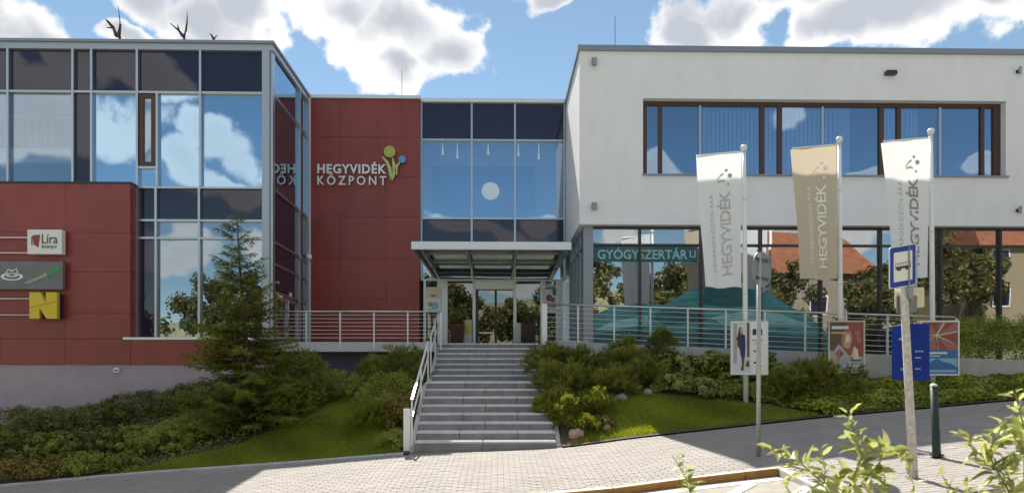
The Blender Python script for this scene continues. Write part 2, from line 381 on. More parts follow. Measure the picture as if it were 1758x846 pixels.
# ------------------------------------------------------------------ lie of the land
_PX = np.array([-90, -45, -25, -14, -10.2, -7.3, -4.25, -1.7, 1.2, 2.8, 6.5, 10.75, 20, 40, 90.])
_PZ = np.array([-4.5, -3.2, -1.9, -1.05, -.73, -.47, -.27, -.07, .03, .24, .64, 1.01, 1.7, 2.8, 4.2])
_xs = np.linspace(-90, 90, 3601); _zs = np.interp(_xs, _PX, _PZ); _zs = np.convolve(np.pad(_zs, 12, mode='edge'), np.ones(25) / 25, mode='valid')
YB, YK = 13.85, 10.0                                       # back edge of the pavement, kerb line
def zb(x): return float(np.interp(x, _xs, _zs))
def zp(x, y): return zb(x) - .062 * (YB - y)                # pavement
def zroad(x, y): return zb(x) - .062 * (YB - YK) - .12 - .02 * (YK - y)
def ywall(x):                                              # line of the planting bed's back edge
    if x < -6.5: return 18.84
    if x < 1.2: return 19.25
    return max(18.2 - .295 * (x - 1.2), 14.7)
_BX = np.array([-60, -20, -14, -12, -9, -6.3, -4, -1.8, 1.3, 5, 8, 12, 20, 60.]); _BZ = np.array([-2.8, -.5, .05, .25, .75, 1.15, 1.4, 1.6, 1.95, 1.6, 1.3, 1.45, 1.9, 3.5])
def terr(x, y):
    t = (y - YB) / (ywall(x) - YB); t = min(max(t, 0), 1.15)
    z0 = zb(x); z1 = float(np.interp(x, _BX, _BZ))
    return z0 + .02 + (z1 - z0) * (t * .75 + .25 * t * t * (3 - 2 * t))
# ------------------------------------------------------------------ the building
YL, YC, YR = 19.2, 22.75, 19.2
BAY = 23.1
XL, XR = -6.34, 2.30
bld = empty('community_centre', (-2, 21, 0), 'modern cultural centre with glass, dark red cladding and a pale plaster right wing', 'building')
def zL(py): return Z(py, YL, 460)
def zR(py): return Z(py, YR, 1000)
def zC(py): return Z(py, BAY)
def pane(x0, x1, y, z0, z1, m='glass', name='window_pane', th=.012, tilt=.0016):
    """a pane facing -y, very slightly out of true as real glazing is"""
    o = box(name, m, bld, x0, x1, y, y + th, z0, z1)
    o.rotation_euler = (random.gauss(0, tilt), 0, random.gauss(0, tilt)); return o
def side_pane(x, y0, y1, z0, z1, m='glass', name='window_pane'):
    return box(name, m, bld, x - .006, x + .006, y0, y1, z0, z1)
def vbar(x, y, z0, z1, w=.06, d=.10, m='aluminium', name='mullion'): return box(name, m, bld, x - w / 2, x + w / 2, y - d, y, z0, z1)
def hbar(x0, x1, y, z, h=.06, d=.085, m='aluminium', name='transom'): return box(name, m, bld, x0, x1, y - d, y, z - h / 2, z + h / 2)

# --- left wing: curtain wall
XE = -19.0
rows = [90, 162, 324, 380, 410, 580]
zr = [zL(p) for p in rows]
topx = [XE, X(-90, YL), X(17, YL), X(128, YL), X(160, YL), X(238, YL), X(346, YL), X(453, YL)]
botx = [X(238, YL), X(270, YL), X(344, YL), X(453, YL)]
box('coping', 'coping_metal', bld, XE, XL + .12, YL - .16, YL + .3, zL(79), zL(74.5))
box('parapet_fascia', 'fascia_metal', bld, XE, XL + .08, YL - .10, YL + .2, zr[0], zL(79) - .002)
for a, b in zip(topx[:-1], topx[1:]):
    box('spandrel_panel', 'spandrel', bld, a, b, YL, YL + .03, zr[1], zr[0] - .002)
for i, (a, b) in enumerate(zip(topx[:-1], topx[1:])):
    if i == 3: box('dark_panel', 'spandrel', bld, a, b, YL - .02, YL + .03, zr[2], zr[1])
    elif i == 5:
        c = X(272, YL); zz = zL(290)
        pane(c, b, YL, zr[2], zr[1]); vbar(c, YL, zr[2] + .03, zr[1] - .03)
        hbar(a + .03, c - .03, YL, zz)
        pane(a, c, YL, zr[2], zz)
        sash = MB()
        for q in ((a + .05, a + .17), (c - .17, c - .05)): sash.box(q[0], q[1], YL - .07, YL + .02, zz + .05, zr[1] - .05)
        for q in ((zz + .05, zz + .16), (zr[1] - .16, zr[1] - .05)): sash.box(a + .172, c - .172, YL - .07, YL + .02, q[0], q[1])
        sw = sash.build('opening_window', 'brown_frame', bld)
        box('window_pane', 'clear_glass', sw, a + .172, c - .172, YL - .03, YL - .02, zz + .162, zr[1] - .162)
        box('blind', 'white_wall', sw, a + .175, c - .175, YL - .012, YL - .004, zz + .165, zr[1] - .165)
    else: pane(a, b, YL, zr[2], zr[1], 'stair_glass' if i < 3 else 'glass')
for x in topx[:-1]:
    vbar(x, YL, zr[2] + .031, zr[0], m='aluminium')
hbar(XE, XL - .12, YL, zr[1]); hbar(XE, XL - .12, YL, zr[2], h=.05)
for a, b in zip(botx[:-1], botx[1:]):
    box('spandrel_panel', 'spandrel', bld, a, b, YL, YL + .03, zr[3], zr[2])
    first = a == botx[0]
    for lo, hi in ((zr[4], zr[3]), (zr[5], zr[4])):
        if first: box('dark_panel', 'spandrel', bld, a, b, YL, YL + .03, lo, hi)
        else: pane(a, b, YL, lo, hi, 'clear_glass')
for x in botx[:-1]: vbar(x, YL, zr[5] + .02, zr[2] - .027)
for p in (3, 4): hbar(botx[0], XL - .12, YL, zr[p])
box('window_sill', 'light_metal', bld, botx[0] - .22, XL - .14, YL - .40, YL - .06, zL(584), zL(580))
# corner post and flank of the left wing
box('corner_post', 'fascia_metal', bld, XL - .22, XL - .02, YL - .12, YL + .10, zL(640), zr[0] - .003)
box('corner_post', 'aluminium', bld, XL - .015, XL + .055, YL - .05, YL + .14, zL(640), zr[0] - .003)
yS = [YL + .14, 21.75, YC - .12]
zS = [zr[5] - .05, zL(500), zL(452), zL(414), zL(324), zL(162), zr[0]]
box('coping', 'coping_metal', bld, XL - .2, XL + .12, YL + .302, YC + .1, zL(79), zL(74.5))
box('parapet_fascia', 'fascia_metal', bld, XL - .1, XL + .08, YL + .202, YC, zr[0], zL(79) - .002)
for a, b in zip(yS[:-1], yS[1:]):
    side_pane(XL, a, b, zS[5], zS[6]); side_pane(XL, a, b, zS[4], zS[5])
    for lo, hi in ((zS[3], zS[4]), (zS[2], zS[3]), (zS[1], zS[2])): box('spandrel_panel', 'spandrel', bld, XL - .03, XL, a, b, lo, hi)
    for k in (1, 2, 3, 4, 5): box('transom', 'aluminium', bld, XL - .03, XL + .07, a + .03, b - .03, zS[k] - .03, zS[k] + .03)
for y in yS[1:]: box('mullion', 'aluminium', bld, XL - .05, XL + .09, y - .03, y + .03, 2.42, zS[6])
side_pane(XL, yS[1] + .03, yS[2] - .03, 2.42, zS[1] - .03, 'clear_glass')
dm = MB()
dy0, dy1, dz0, dz1 = yS[0] + .12, yS[1] - .08, 2.43, zS[1] - .05
for y in (dy0, (dy0 + dy1) / 2 - .05, dy1 - .1): dm.box(XL - .04, XL + .06, y, y + .1, dz0, dz1)
dm.box(XL - .04, XL + .055, dy0 + .1, dy1 - .1, dz1 - .12, dz1); dm.box(XL - .04, XL + .055, dy0 + .1, dy1 - .1, dz0, dz0 + .18)
door = dm.build('door', 'aluminium', bld)
box('door_pane', 'clear_glass', door, XL - .008, XL + .008, dy0 + .1, dy1 - .1, dz0 + .18, dz1 - .12)
box('door_notice', 'sign_white', door, XL + .011, XL + .016, dy0 + 1.35, dy0 + 1.6, 3.7, 4.0)
MB().tube([(XL + .1, dy0 + .98, 3.2), (XL + .1, dy0 + .98, 3.7)], .016).build('handle', 'steel', door)
# --- left wing: red cladding box that stands a little in front of the glass
RY = YL - .37
hz = [zL(322), zL(405), zL(471), zL(539), zL(583), zL(625)]
rx1 = X(224, RY)
vx = [XE, X(-224, RY), X(-112, RY), X(0, RY), X(112, RY), rx1]
box('wall_backing', 'panel_backing', bld, XE, rx1 - .03, RY + .035, YL - .1, hz[4], hz[0] - .02)
box('wall_backing', 'panel_backing', bld, XE, XL - .02, RY + .035, YL + .15, hz[5] + .01, hz[4] - .01)
for a, b in zip(vx[:-1], vx[1:]):
    for t, u in zip(hz[:4], hz[1:5]): box('cladding_panel', 'red_panel', bld, a + .003, b - .003, RY, RY + .03, u + .004, t - .004)
vb = vx + [X(340, RY), XL]
for a, b in zip(vb[:-1], vb[1:]): box('cladding_panel', 'red_panel', bld, a + .006, b - .006, RY + .004, RY + .034, hz[5], hz[4] - .006)
for t, u in zip(hz[:4], hz[1:5]): box('cladding_panel', 'red_panel', bld, rx1 - .028, rx1, RY + .036, YL - .11, u + .006, t - .006)
box('cladding_panel', 'red_panel', bld, XL - .012, XL + .018, RY + .036, YL + .15, hz[5], hz[4] - .006)
box('cap_flashing', 'dark_metal', bld, XE, rx1 + .03, RY - .03, YL - .105, hz[0] - .018, hz[0] + .03)
box('plinth', 'plinth_plaster', bld, XE, XL - .03, RY + .05, YL + .2, -2.2, hz[5] - .004)
# floors, back and rooms of the left wing
box('floor_slab', 'room_floor', bld, XE, XL - .1, YL + .16, 27.9, zr[3] + .05, zr[2] - .05)
box('floor_slab', 'room_floor', bld, XE, XL - .1, YL + .17, 27.9, 1.6, 2.45)
box('roof', 'coping_metal', bld, XE, XL - .102, YL + .31, 27.9, zL(88), zL(81))
box('ceiling', 'white_wall', bld, XE, XL - .13, YL + .18, 27.9, zr[1] + .25, zr[1] + .35)
box('wall', 'room_wall', bld, XE, XL, 28, 28.3, 0, zL(81))
box('wall', 'plinth_plaster', bld, XE - .3, XE - .002, RY + .06, 28, -3, zL(81))
box('partition', 'white_wall', bld, X(150, YL) - .1, X(150, YL), YL + .4, 27.9, zr[2], zr[1] + .2)
for k in range(9):
    x = X(278, YL) + k * .30
    box('blind_strip', 'blind', bld, x, x + .24, YL + .08, YL + .085, zr[2] + .1, zr[1] - .05)
st = MB()                                                  # white staircase seen through the first-floor windows
xa, xb = -16.4, X(126, YL) - .2
st.prism([(xa - 1.5, 7.0 - .5), (xa - 1.5, 7.0), (xa + 1.9, 8.0), (xb, 8.0), (xb, 7.6), (xa + 2.0, 7.6)], YL + .7, YL + .95)
stair_in = st.build('indoor_staircase', 'white_wall', bld)
rl = MB()
for k in range(16):
    x = xa + .2 + k * .22
    if x < xb: rl.tube([(x, YL + .8, min(8.0, 7.45 + (x - xa) * .29)), (x, YL + .8, min(8.95, 8.4 + (x - xa) * .29))], .012, 5)
rl.tube([(xa + .1, YL + .8, 8.42), (xa + 1.9, YL + .8, 8.95), (xb, YL + .8, 8.95)], .022, 6)
rl.build('railing', 'aluminium', stair_in)

# --- centre: red block
CX0, CX1 = XL + .02, X(720, YC)
zc = [Z(172, YC), Z(237, YC), Z(305, YC), Z(373, YC), Z(444, YC), Z(513, YC), 2.40]
cx = [CX0, X(584, YC), X(663, YC), CX1]
box('wall_backing', 'panel_backing', bld, CX0, CX1 - .035, YC + .035, YC + .4, 1.3, zc[0] - .01)
for a, b in zip(cx[:-1], cx[1:]):
    for t, u in zip(zc[:-1], zc[1:]): box('cladding_panel', 'red_panel', bld, a + .003, b - .003, YC, YC + .03, u + .004, t - .004)
for t, u in zip(zc[:-1], zc[1:]): box('cladding_panel', 'red_panel', bld, CX1 - .03, CX1, YC + .032, BAY + .05, u + .005, t - .005)
box('coping', 'light_metal', bld, CX0 + .1, CX1 + .05, YC - .08, YC + .5, zc[0], Z(166.5, YC))
box('flashing', 'light_metal', bld, XL + .055, XL + .13, YC - .05, YC - .004, 2.42, zc[0] - .005)
# --- centre: glazed entrance bay
bx = [CX1, X(810, BAY), X(884, BAY), XR]
zb_ = [zC(179), zC(242), zC(376), zC(412), zC(462), zC(481), 2.42]
box('coping', 'light_metal', bld, CX1 + .055, XR, BAY - .12, BAY + .5, zC(178), zC(171.5))
for a, b in zip(bx[:-1], bx[1:]):
    box('spandrel_panel', 'spandrel', bld, a, b, BAY, BAY + .03, zb_[1], zb_[0] - .002)
    pane(a, b, BAY, zb_[2], zb_[1], 'bay_glass', tilt=.0008)
    box('spandrel_panel', 'spandrel', bld, a, b, BAY, BAY + .03, zb_[3] - .6, zb_[2])
    pane(a, b, BAY, zb_[5], zb_[3] - .6, 'clear_glass')
for x in (CX1 + .04, bx[1], bx[2], XR - .05): vbar(x, BAY, zb_[5] + .03, zb_[0] - .003)
for k in (1, 2, 5): hbar(CX1 + .02, XR - .02, BAY, zb_[k])
ex = [CX1 + .05, X(766, BAY), X(814, BAY), X(884, BAY), X(930, BAY), XR - .05]
for x in ex[1:5]: box('entrance_post', 'aluminium', bld, x - .05, x + .05, BAY - .06, BAY + .05, 2.42, zb_[5] - .031)
for a, b in ((ex[0], ex[1]), (ex[4], ex[5])):
    for u, w_ in ((a + .052, a + .14), (b - .30, b - .052)): box('entrance_post', 'aluminium', bld, u, w_, BAY - .05, BAY + .048, 2.42, zb_[5] - .031)
for a, b in ((ex[0] + .14, ex[1] - .3), (ex[1], ex[2]), (ex[3], ex[4]), (ex[4] + .14, ex[5] - .3)): pane(a + .05, b - .05, BAY, 2.42, zb_[5] - .03, 'door_glass')
box('door_header', 'light_metal', bld, ex[2] + .05, ex[3] - .05, BAY - .14, BAY - .02, zC(497), zC(483))
sd = box('sliding_door', 'dark_metal', bld, ex[2] + .06, ex[2] + .14, BAY + .02, BAY + .06, 2.44, zC(498))
box('door_pane', 'door_glass', sd, ex[2] + .14, (ex[2] + ex[3]) / 2, BAY + .035, BAY + .045, 2.44, zC(498))
box('door_rail', 'steel', sd, ex[2] + .16, (ex[2] + ex[3]) / 2 - .03, BAY - .01, BAY + .02, zC(572), zC(570))
sd = box('sliding_door', 'dark_metal', bld, (ex[2] + ex[3]) / 2, (ex[2] + ex[3]) / 2 + .08, BAY + .02, BAY + .06, 2.44, zC(498))
box('door_pane', 'door_glass', sd, (ex[2] + ex[3]) / 2 + .08, ex[3] - .06, BAY + .035, BAY + .045, 2.44, zC(498))
# rooms behind the bay
box('floor_slab', 'room_floor', bld, CX1 - 1, XR, BAY + .1, 29.9, zb_[3] - .2, zb_[2] - .1)
box('floor_slab', 'room_floor', bld, XL, XR, BAY + .06, 29.9, 2.1, 2.405)
box('ceiling', 'white_wall', bld, CX1 - 1, XR, BAY + .1, 29.9, zb_[1] + .1, zb_[1] + .2)
box('roof', 'coping_metal', bld, XL, XR, BAY + .5, 29.9, zC(186), zC(181))
box('roof', 'coping_metal', bld, CX0, CX1 - .04, YC + .41, BAY + .49, zC(186), zC(181))
box('wall', 'room_wall', bld, XL, XR, 30, 30.3, 0, zC(181))
box('wall', 'white_wall', bld, CX1 - 1.1, CX1 - 1.0, BAY + .1, 29.9, 2.42, zb_[0])
box('wall', 'room_wall', bld, CX1 - .99, XR, 26.0, 26.1, 2.42, zb_[3] - .25)
box('wall', 'white_wall', bld, CX1 - .99, XR, 24.12, 24.2, zb_[3] - .19, zb_[1] + .09)
box('dark_blue_panel', 'panel_blue', bld, X(742, 24.05), X(918, 24.05), 24.05, 24.1, Z(374, 24.05), Z(285, 24.05))  # plain dark blue rectangle in front of the white wall
for px, py in ((760, 262), (785, 268), (838, 262), (890, 264), (925, 270)):
    x, z = at(px, py, 23.7); MB().tube([(x, 23.7, zb_[1] + .1), (x, 23.7, z), (x, 23.7, z - .06)], [.01, .03, .05], 8).build('pendant_lamp', 'lamp_lit', bld)
g = MB(); g.ball((X(842, 23.75), 23.75, Z(328, 23.75)), .31, 20, 12, .95); lampo = g.build('globe_lamp', 'lamp_lit', bld, smooth=True)
MB().tube([(X(842, 23.75), 23.75, Z(328, 23.75) + .33), (X(842, 23.75), 23.75, zb_[1] + .1)], .008, 6).build('cable', 'dark_metal', lampo)
# canopy
KY = 19.4
kx0, kx1 = X(706, KY), X(981, KY)
kz0, kz1 = Z(428, KY), Z(415, KY)
can = box('canopy', 'light_metal', bld, kx0, kx1, KY, KY + .12, kz0, kz1)
for x in (kx0 + .06, kx1 - .06): MB().bar((x, KY + .12, kz1 - .1), (x + (.02 if x < 0 else -.02), BAY - .1, kz1 - .1), .08, .18).build('side_beam', 'coping_metal', can)
for px in (735, 806, 884, 960):
    x = X(px, BAY - 1.5); MB().box(x - .04, x + .04, KY + .125, BAY - .1, kz0 + .02, kz0 + .16).build('beam', 'coping_metal', can)
for y in (KY + 1.7, BAY - .25): MB().box(kx0 + .11, kx1 - .11, y, y + .12, kz0 + .163, kz0 + .23).build('beam', 'coping_metal', can)
for a, b in ((kx0 + .1, X(806, BAY - 1.5)), (X(806, BAY - 1.5), X(884, BAY - 1.5)), (X(884, BAY - 1.5), kx1 - .1)):
    for y0, y1 in ((KY + .13, KY + 1.74), (KY + 1.78, BAY - .12)): box('canopy_pane', 'canopy_glass', can, a + .01, b - .01, y0, y1, kz0 + .235, kz0 + .25)
# --- right wing: plaster block over a glazed ground floor
XF = 24.0
sz0, sz1 = zR(385), zR(88)
wx0, wx1 = X(1104, YR), X(1727, YR); wz0, wz1 = zR(299), zR(168)
w = MB()                                                   # front wall with the strip window's opening, 0.36 thick
o_ = [(XR, sz0), (XF, sz0), (XF, sz1), (XR, sz1)]; i_ = [(wx0, wz0), (wx1, wz0), (wx1, wz1), (wx0, wz1)]
v = [(x, YR, z) for x, z in o_ + i_] + [(x, YR + .36, z) for x, z in o_ + i_]
fs = []
for k in range(4):
    n = (k + 1) % 4
    fs += [(k, n, 4 + n, 4 + k), (8 + n, 8 + k, 12 + k, 12 + n), (k, 8 + k, 8 + n, n), (4 + n, 12 + n, 12 + k, 4 + k)]
w.add(v, fs); w.build('wall', 'plaster', bld)
box('wall', 'plaster', bld, XR, XR + .36, YR + .361, 31.6, sz0, sz1)
box('soffit', 'plaster', bld, XR + .362, XF, YR + .362, 31.6, sz0 + .02, sz0 + .2)
box('roof', 'coping_metal', bld, XR + .362, XF, YR + .362, 31.6, sz1 - .3, sz1 - .1)
box('wall', 'room_wall', bld, XR, XF, 31.62, 31.9, 0, sz1)
box('wall', 'plaster', bld, XF + .002, XF + .3, YR, 31.9, 0, sz1)
box('coping', 'coping_metal', bld, XR - .05, XF, YR - .07, YR + .4, sz1, zR(79))
box('coping', 'coping_metal', bld, XR - .05, XR + .4, YR + .402, 31.6, sz1, zR(79))
box('floor_slab', 'room_floor', bld, XR + .37, XF, YR + .37, 31.6, sz0 + .21, wz0 - .35)
box('ceiling', 'white_wall', bld, XR + .37, XF, YR + .37, 31.6, wz1 + .25, wz1 + .35)
box('wall', 'room_wall', bld, XR + .37, XF, 24.5, 24.6, wz0 - .34, wz1 + .24)
GY = YR + .26
box('window_sill', 'coping_metal', bld, wx0 - .02, wx1 + .06, YR - .06, GY - .03, wz0 - .03, wz0 + .012)
def fx(px): return X(px, GY)
fz0, fz1 = wz0 + .05, wz1 - .06
box('window_head', 'brown_frame', bld, wx0 + .002, wx1 - .002, GY - .05, GY + .06, fz1 - .05, wz1 - .002)
box('window_foot', 'brown_frame', bld, wx0 + .002, wx1 - .002, GY - .05, GY + .06, wz0 + .014, fz0 + .03)
bars = [(1107, .10, 'brown_frame'), (1133, .11, 'brown_frame'), (1201, .06, 'aluminium'), (1308, .12, 'brown_frame'), (1338, .12, 'brown_frame'), (1411, .06, 'aluminium'),
        (1512, .13, 'brown_frame'), (1542, .11, 'brown_frame'), (1612, .06, 'aluminium'), (1685, .10, 'brown_frame'), (1719, .20, 'brown_frame')]
for px, wd, m in bars: vbar(min(fx(px), wx1 - wd / 2 - .003), GY + .055, fz0 + .031, fz1 - .051, wd, .11, m, 'window_post')
for (a, _, _), (b, _, _) in zip(bars[:-1], bars[1:]): pane(fx(a), fx(b), GY, fz0 + .02, fz1 - .04, 'strip_glass', tilt=.001)
for a, b in ((1208, 1300), (1314, 1332), (1345, 1405), (1418, 1460), (1518, 1536), (1550, 1575)):
    x = fx(a)
    while x < fx(b): box('blind_strip', 'blind', bld, x, x + .10, GY + .07, GY + .075, fz0 + .05, fz1 - .08); x += .125
box('column', 'white_wall', bld, fx(1450), fx(1474), GY + .5, GY + .85, wz0 - .33, wz1 + .24)
# ground floor glazing
gy = YR + .30; gx0 = XR + .14
gz0, gzt, gz1 = 1.3, zR(417), sz0 - .005
gm = [X(p, gy) for p in (1018, 1098, 1203, 1305, 1408, 1510, 1613, 1715, 1818, 1920, 2022)] + [XF]
box('corner_post', 'coping_metal', bld, gx0, X(1018, gy), gy - .06, gy + .25, gz0, gz1)
for k, (a, b) in enumerate(zip(gm[:-1], gm[1:])):
    pane(a, b, gy, gzt, gz1 - .01, 'shop_glass', tilt=.0012); pane(a, b, gy, gz0, gzt, 'shop_glass', tilt=.0012)
    vbar(b, gy, gz0, gz1 - .06, m='dark_metal', d=.09)
box('window_head', 'dark_metal', bld, gm[0], XF, gy - .07, gy + .05, gz1 - .06, gz1 - .003)
hbar(gm[0], XF, gy, gzt, m='dark_metal', d=.07)
ys = [gy + .26, 20.4, 21.3, 22.2, BAY - .1]
for a, b in zip(ys[:-1], ys[1:]):
    side_pane(gx0 + .05, a, b, gz0, gzt); side_pane(gx0 + .05, a, b, gzt, gz1 - .02)
    box('mullion', 'coping_metal', bld, gx0 - .02, gx0 + .11, b - .05, b + .05, gz0, gz1 - .01)
    box('transom', 'coping_metal', bld, gx0, gx0 + .1, a, b - .05, gzt - .04, gzt + .04)
box('floor_slab', 'room_floor', bld, gx0, XF, gy + .26, 31.6, 1.2, 2.0)
box('wall', 'room_wall', bld, gx0 + .2, XF, 24.0, 24.1, 2.0, sz0)
box('counter', 'white_wall', bld, X(1060, 21), X(1085, 21), 21, 21.6, 2.0, 4.9)
# printed film on the pharmacy glass
fy = gy - .004
ff = MB(); ff.prism([(X(1020, fy), zR(446)), (X(1197, fy), zR(446)), (X(1197, fy), zR(419)), (X(1020, fy), zR(419))][::1], fy - .003, fy)
band = ff.build('sign_band', 'film_deep', bld)
t = MB(); text_on(t, 'GYÓGYSZERTÁR', X(1026, fy), X(1180, fy), zR(441.5), zR(421), fy - .004, .012, .012); t.box(X(1184, fy), X(1186, fy), fy - .016, fy - .004, zR(438), zR(426)); t.box(X(1186, fy), X(1192, fy), fy - .016, fy - .004, zR(438), zR(436)); t.box(X(1192, fy), X(1194, fy), fy - .016, fy - .004, zR(438), zR(426))
t.build('lettering', 'film_letter', band)
def filmpoly(pts, y): return [(X(p, fy), Z(q, fy, 1000)) for p, q in pts]
f1 = MB(); f1.prism(filmpoly([(1020, 640), (1020, 540), (1050, 527), (1090, 520), (1140, 523), (1165, 508), (1190, 496), (1215, 491), (1250, 490), (1290, 494), (1320, 503), (1345, 518), (1375, 535), (1400, 552), (1425, 575), (1440, 640)][::-1], fy), fy - .003, fy)
film = f1.build('window_film', 'film_teal', bld)
f2 = MB(); f2.prism(filmpoly([(1120, 545), (1135, 530), (1165, 524), (1190, 528), (1215, 548), (1180, 556), (1140, 556)][::-1], fy), fy - .0055, fy - .0032)
f2.build('hill_print', 'film_deep', film); f2 = MB()
f2.prism(filmpoly([(1206, 522), (1210, 493), (1250, 491.5), (1295, 496), (1296, 524), (1250, 527)][::-1], fy), fy - .0055, fy - .0032)
f2.build('hill_print', 'film_deep', film); f2 = MB()
f2.prism(filmpoly([(1020, 640), (1020, 572), (1080, 566), (1150, 572), (1240, 564), (1330, 572), (1424, 578), (1436, 640)][::-1], fy), fy - .0055, fy - .0032)
f2.build('hill_print', 'film_deep', film)
f3 = MB(); f3.prism(filmpoly([(1022, 566), (1050, 552), (1110, 540), (1118, 556), (1060, 564)][::-1], fy), fy - .008, fy - .006)
f3.build('wave_print', 'film_pale', film); f3 = MB()
f3.prism(filmpoly([(1220, 545), (1290, 530), (1340, 538), (1396, 560), (1320, 556), (1250, 560)][::-1], fy), fy - .008, fy - .006)
f3.build('wave_print', 'film_pale', film)

# ------------------------------------------------------------------ terrace, stairs, ramp
TZ = 2.42
m = MB(); m.box(XL + .06, -1.80, 19.2, YC - .02, TZ - .27, TZ); m.box(-1.798, 1.26, 20.62, BAY - .08, TZ - .27, TZ - .004); m.box(1.262, 2.42, 18.3, BAY - .12, TZ - .27, TZ - .002)
tag(m.build('terrace', 'terrace_concrete'), kind='structure')
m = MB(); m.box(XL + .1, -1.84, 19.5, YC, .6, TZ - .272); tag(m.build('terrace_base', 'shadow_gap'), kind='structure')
ra = []
for x in np.linspace(1.26, 16, 26): ra.append((x, 18.2 - .295 * (x - 1.2) if x < 13 else 14.72 + 0 * x, TZ - .03 - .055 * (x - 1.26)))
V = [(x, max(y, 14.7) + .12, z) for x, y, z in ra] + [(x, 19.45, z) for x, y, z in ra]; n = len(ra)
m = MB(); m.add(V, [(i, i + 1, n + i + 1, n + i) for i in range(n - 1)]); tag(m.build('ramp', 'concrete'), kind='structure')
m = MB(); V = []
for x, y, z in ra:
    y = max(y, 14.7); V += [(x, y - .1, -.2), (x, y - .1, z + .02), (x, y + .13, z + .02), (x, y + .13, -.2)]
m.add(V, [q for i in range(n - 1) for q in ((4 * i, 4 * i + 4, 4 * i + 5, 4 * i + 1), (4 * i + 1, 4 * i + 5, 4 * i + 6, 4 * i + 2), (4 * i + 2, 4 * i + 6, 4 * i + 7, 4 * i + 3))] + [(0, 1, 2, 3), (4 * n - 1, 4 * n - 2, 4 * n - 3, 4 * n - 4)])
tag(m.build('retaining_wall', 'concrete'), 'long grey concrete wall carrying the access ramp above the ivy', 'wall')

stair = empty('staircase', (-.25, 16, 0), 'wide outdoor flight of grey stone steps rising to the glass entrance', 'stairs')
SX0, SX1 = -1.70, 1.19
steps = []; y = 13.88; z = 0.0
for k in range(8): z += .1685; steps.append((y, z, .335)); y += .335
y1 = y + 1.15; steps[-1] = (steps[-1][0], steps[-1][1], steps[-1][2] + 1.15); y = y1
for k in range(7): z += (TZ - 1.348) / 7; steps.append((y, z, .36 if k < 6 else .5)); y += .36
for k, (y, z, d) in enumerate(steps):
    cuts = [-.28] if k % 2 == 0 else [-.80, .42]
    xs = [SX0] + [c + random.uniform(-.03, .03) for c in cuts] + [SX1]
    for a, b in zip(xs[:-1], xs[1:]):
        h = .26 if k else .40
        s = box('step_slab', 'step_stone', stair, a + .006, b - .006, y + .02, y + d + .025, z - h, z - .047)
        box('nosing', 'step_nosing', s, a + .006, b - .006, y, y + d + .025, z - .045, z, bev=.010)
m = MB(); pr = [(steps[0][0] + .05, -.3)] + [(y + .05, z - .1) for y, z, d in steps] + [(20.6, TZ - .2), (20.6, -.3)]
for x0, x1 in ((SX0 - .10, SX0 - .004), (SX1 + .004, SX1 + .10)):
    nn = len(pr); vv = [(x0, y, z) for y, z in pr] + [(x1, y, z) for y, z in pr]
    m.add(vv, [tuple(range(nn)), tuple(range(2 * nn - 1, nn - 1, -1))] + [(i, nn + i, nn + (i + 1) % nn, (i + 1) % nn) for i in range(nn)])
m.build('side_wall', 'concrete', stair)

# ------------------------------------------------------------------ railings
def railing(name, label, path, posts, h, group, wires=7, post_w=.035):
    """path: list of base points; posts: parameters along it"""
    P = [Vector(p) for p in path]; L = [0]
    for a, b in zip(P[:-1], P[1:]): L.append(L[-1] + (b - a).length)
    def pt(s):
        for i in range(len(P) - 1):
            if s <= L[i + 1] + 1e-6: return P[i].lerp(P[i + 1], (s - L[i]) / max(L[i + 1] - L[i], 1e-6))
        return P[-1]
    r = empty(name, P[0], label, 'railing', group)
    MB().tube([p + Vector((0, 0, h)) for p in P], .024, 8).build('handrail', 'steel', r, smooth=True)
    for k in range(wires):
        zz = .12 + (h - .2) * k / (wires - 1) * .97
        MB().tube([p + Vector((0, -.0, zz)) for p in P], .007, 5).build('wire', 'steel', r)
    for s in posts:
        p = pt(s * L[-1]); d = Vector((0, -.035, 0))
        o = MB().bar(p + d + Vector((0, 0, -.22)), p + d + Vector((0, 0, h - .03)), post_w, .05).build('post', 'light_metal', r)
    return r
xl = [X(p, 19.2) for p in (468, 526, 584, 642, 700, 757)]
railing('terrace_railing', 'straight steel wire railing along the terrace edge in front of the red wall', [(xl[0], 19.25, TZ), (xl[-1], 19.25, TZ)], [(x - xl[0]) / (xl[-1] - xl[0]) for x in xl], .86, 'steel railings round the entrance')
e0, e1 = (1.25, 18.2), (10.06, 15.6)
def ramp_pt(px):
    x = 1.25
    for _ in range(30): x = X(px, 18.2 - .295 * (x - 1.2))
    return x
rx = [ramp_pt(p) for p in (932, 992, 1054, 1116, 1180, 1245, 1312, 1381, 1451, 1522, 1596, 1640)]
railing('ramp_railing', 'long steel wire railing sloping along the ramp on the concrete wall', [(rx[0], 18.2 - .295 * (rx[0] - 1.2), TZ), (rx[-1], 18.2 - .295 * (rx[-1] - 1.2), TZ - .055 * (rx[-1] - 1.26) - .06)],
        [(x - rx[0]) / (rx[-1] - rx[0]) for x in rx], .98, 'steel railings round the entrance')
b = box('end_plate', 'light_metal', None, 1.16, 1.30, 18.0, 18.04, TZ - .25, TZ + .96)
pr_ = [o for o in COL.objects if o.name == 'ramp_railing'][0]; b.parent = pr_; b.location = WL[b] - WL[pr_]
